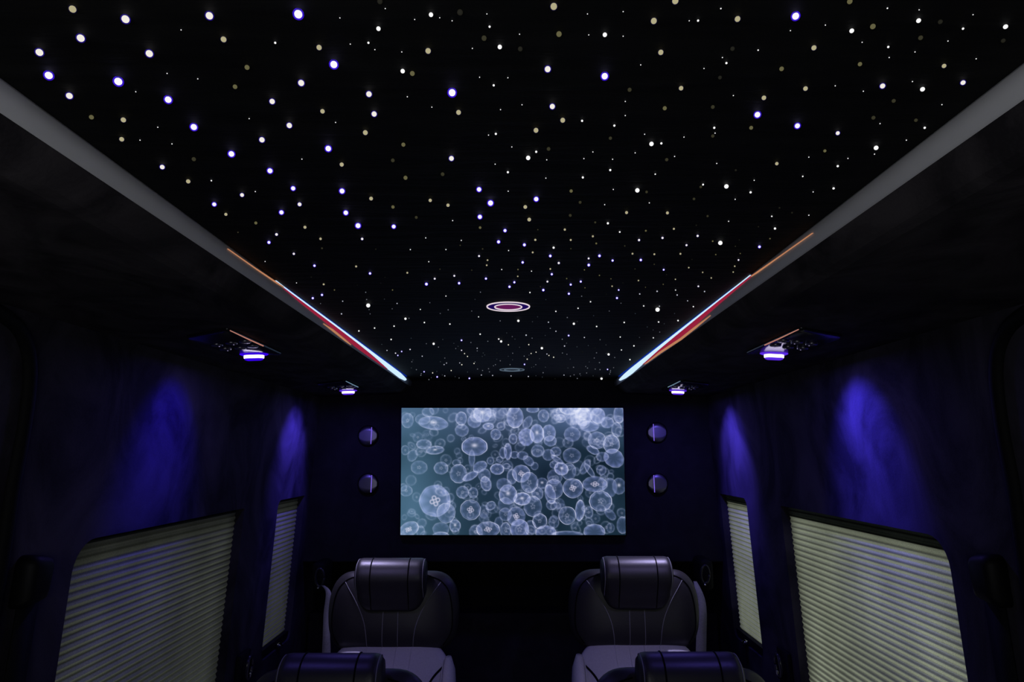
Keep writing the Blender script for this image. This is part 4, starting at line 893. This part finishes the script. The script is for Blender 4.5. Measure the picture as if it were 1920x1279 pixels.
# ------------------------------------------------------------------ seat belts
def ribbon(bm, rows, thick=0.0016):
    """rows: (left point, right point) down the strap"""
    secs = []
    for a, b in rows:
        a, b = Vector(a), Vector(b); n = Vector((0, -1, 0)) * thick
        secs.append([a, b, b + n, a + n])
    loft(bm, secs)
def front_belt(side, label, px_rows, ring):
    c = at_depth(*ring, 2.76); r_ = empty('seat_belt', c); tag(r_, label, 'seat belt', 'seat belts of the front seats')
    rows = []
    for y, xl, xr, Y in px_rows:
        rows.append((at_depth(xl, y, Y) - c, at_depth(xr, y, Y) - c))
    rows_s = []
    L = smooth_path([r[0] for r in rows], 6); R = smooth_path([r[1] for r in rows], 6)
    bm = bmesh.new(); ribbon(bm, list(zip(L, R))); finish('webbing', bm, M['web'], r_)
    bm = bmesh.new(); box(bm, (side * 0.012, 0.075, 0.0), (0.055, 0.13, 0.12), bevel=0.02, seg=3); finish('anchor_cover', bm, M['rubber'], r_)
    bm = bmesh.new(); pts = [(math.cos(a) * 0.016, -0.002 - 0.004 * math.sin(a), 0.006 + math.sin(a) * 0.034) for a in [2 * math.pi * q / 24 for q in range(25)]]
    tube(bm, pts, 0.0048, 8); finish('guide_loop', bm, M['loop'], r_)
    bm = bmesh.new(); bmesh.ops.create_uvsphere(bm, u_segments=12, v_segments=8, radius=0.0045, matrix=Matrix.Translation((-0.004, -0.006, -0.032))); finish('bolt', bm, M['chrome'], r_)
M['loop'] = plain('gloss_black_loop', (0.02, 0.02, 0.03), 0.2, 0.0, 0.6)
front_belt(-1, 'grey seat belt hanging at the outer side of the front left seat',
           [(1098, 603, 609, 2.74), (1112, 611, 621, 2.72), (1150, 607, 619, 2.71), (1190, 605.5, 619, 2.70), (1226, 604, 620, 2.70), (1300, 602, 620, 2.70)], (600, 1086))
front_belt(1, 'grey seat belt hanging at the outer side of the front right seat',
           [(1090, 1300, 1306, 2.74), (1106, 1303, 1315, 2.72), (1125, 1306, 1322, 2.71), (1150, 1308, 1325, 2.70), (1190, 1305.5, 1324.5, 2.70), (1226, 1304.5, 1324, 2.70), (1300, 1302, 1322, 2.70)], (1322, 1080))
def wall_belt(side, Y, h, label, big):
    f = side_map(side); c = f(Y, h, 0); r_ = empty('seat_belt_guide', c); tag(r_, label, 'seat belt', 'seat belt guides on the side walls')
    bm = bmesh.new()
    if big:
        secs = []
        for w, s in ((0.004, 0.88), (-0.018, 0.88), (-0.030, 0.76), (-0.035, 0.54)):
            ring = rounded([(-0.036 * s, 0.042 * s), (0.036 * s, 0.030 * s), (0.030 * s, -0.055 * s), (-0.036 * s, -0.062 * s)], [0.02 * s, 0.022 * s, 0.012 * s, 0.012 * s], 5)
            secs.append([f(Y + u, h + v, w) - c for u, v in ring])
        loft(bm, secs); finish('housing', bm, M['cover'], r_)
        bm = bmesh.new(); rows = []
        for q in range(9):
            v = h - 0.045 - q * 0.15; rows.append((f(Y - 0.026, v, -0.010) - c, f(Y + 0.026, v, -0.010) - c))
        secs = [[a, b, b + Vector((-side * 0.003, 0, 0)), a + Vector((-side * 0.003, 0, 0))] for a, b in rows]
        loft(bm, secs); finish('webbing', bm, M['web_black'], r_)
    else:
        secs = [[f(Y + u, h + v, w) - c for u, v in rounded([(-0.055, 0.03), (0.035, 0.03), (0.035, -0.10), (-0.055, -0.10)], [0.006] * 4, 3)] for w in (0.004, -0.012)]
        loft(bm, secs); finish('anchor_plate', bm, M['rubber'], r_)
        bm = bmesh.new(); pts = [f(Y - 0.005 + math.cos(a) * 0.022, h - 0.02 + math.sin(a) * 0.034, -0.026) - c for a in [2 * math.pi * q / 24 for q in range(25)]]
        tube(bm, pts, 0.006, 8); finish('guide_loop', bm, M['loop'], r_)
        bm = bmesh.new(); box(bm, f(Y - 0.012, h - 0.038, -0.034) - c, (0.008, 0.012, 0.016), bevel=0.003); finish('chrome_clip', bm, M['chrome'], r_)
M['cover'] = plain('belt_cover', (0.005, 0.005, 0.006), 0.55, 0.0, 0.15)
wall_belt(-1, 1.235, -0.205, 'black seat belt guide with dark strap on the left wall nearest the camera', True)
wall_belt(1, 1.245, -0.205, 'black seat belt guide with dark strap on the right wall nearest the camera', True)
wall_belt(-1, 2.335, -0.655, 'small black belt guide low on the left wall between the two shades', False)
wall_belt(1, 2.320, -0.645, 'small black belt guide low on the right wall between the two shades', False)
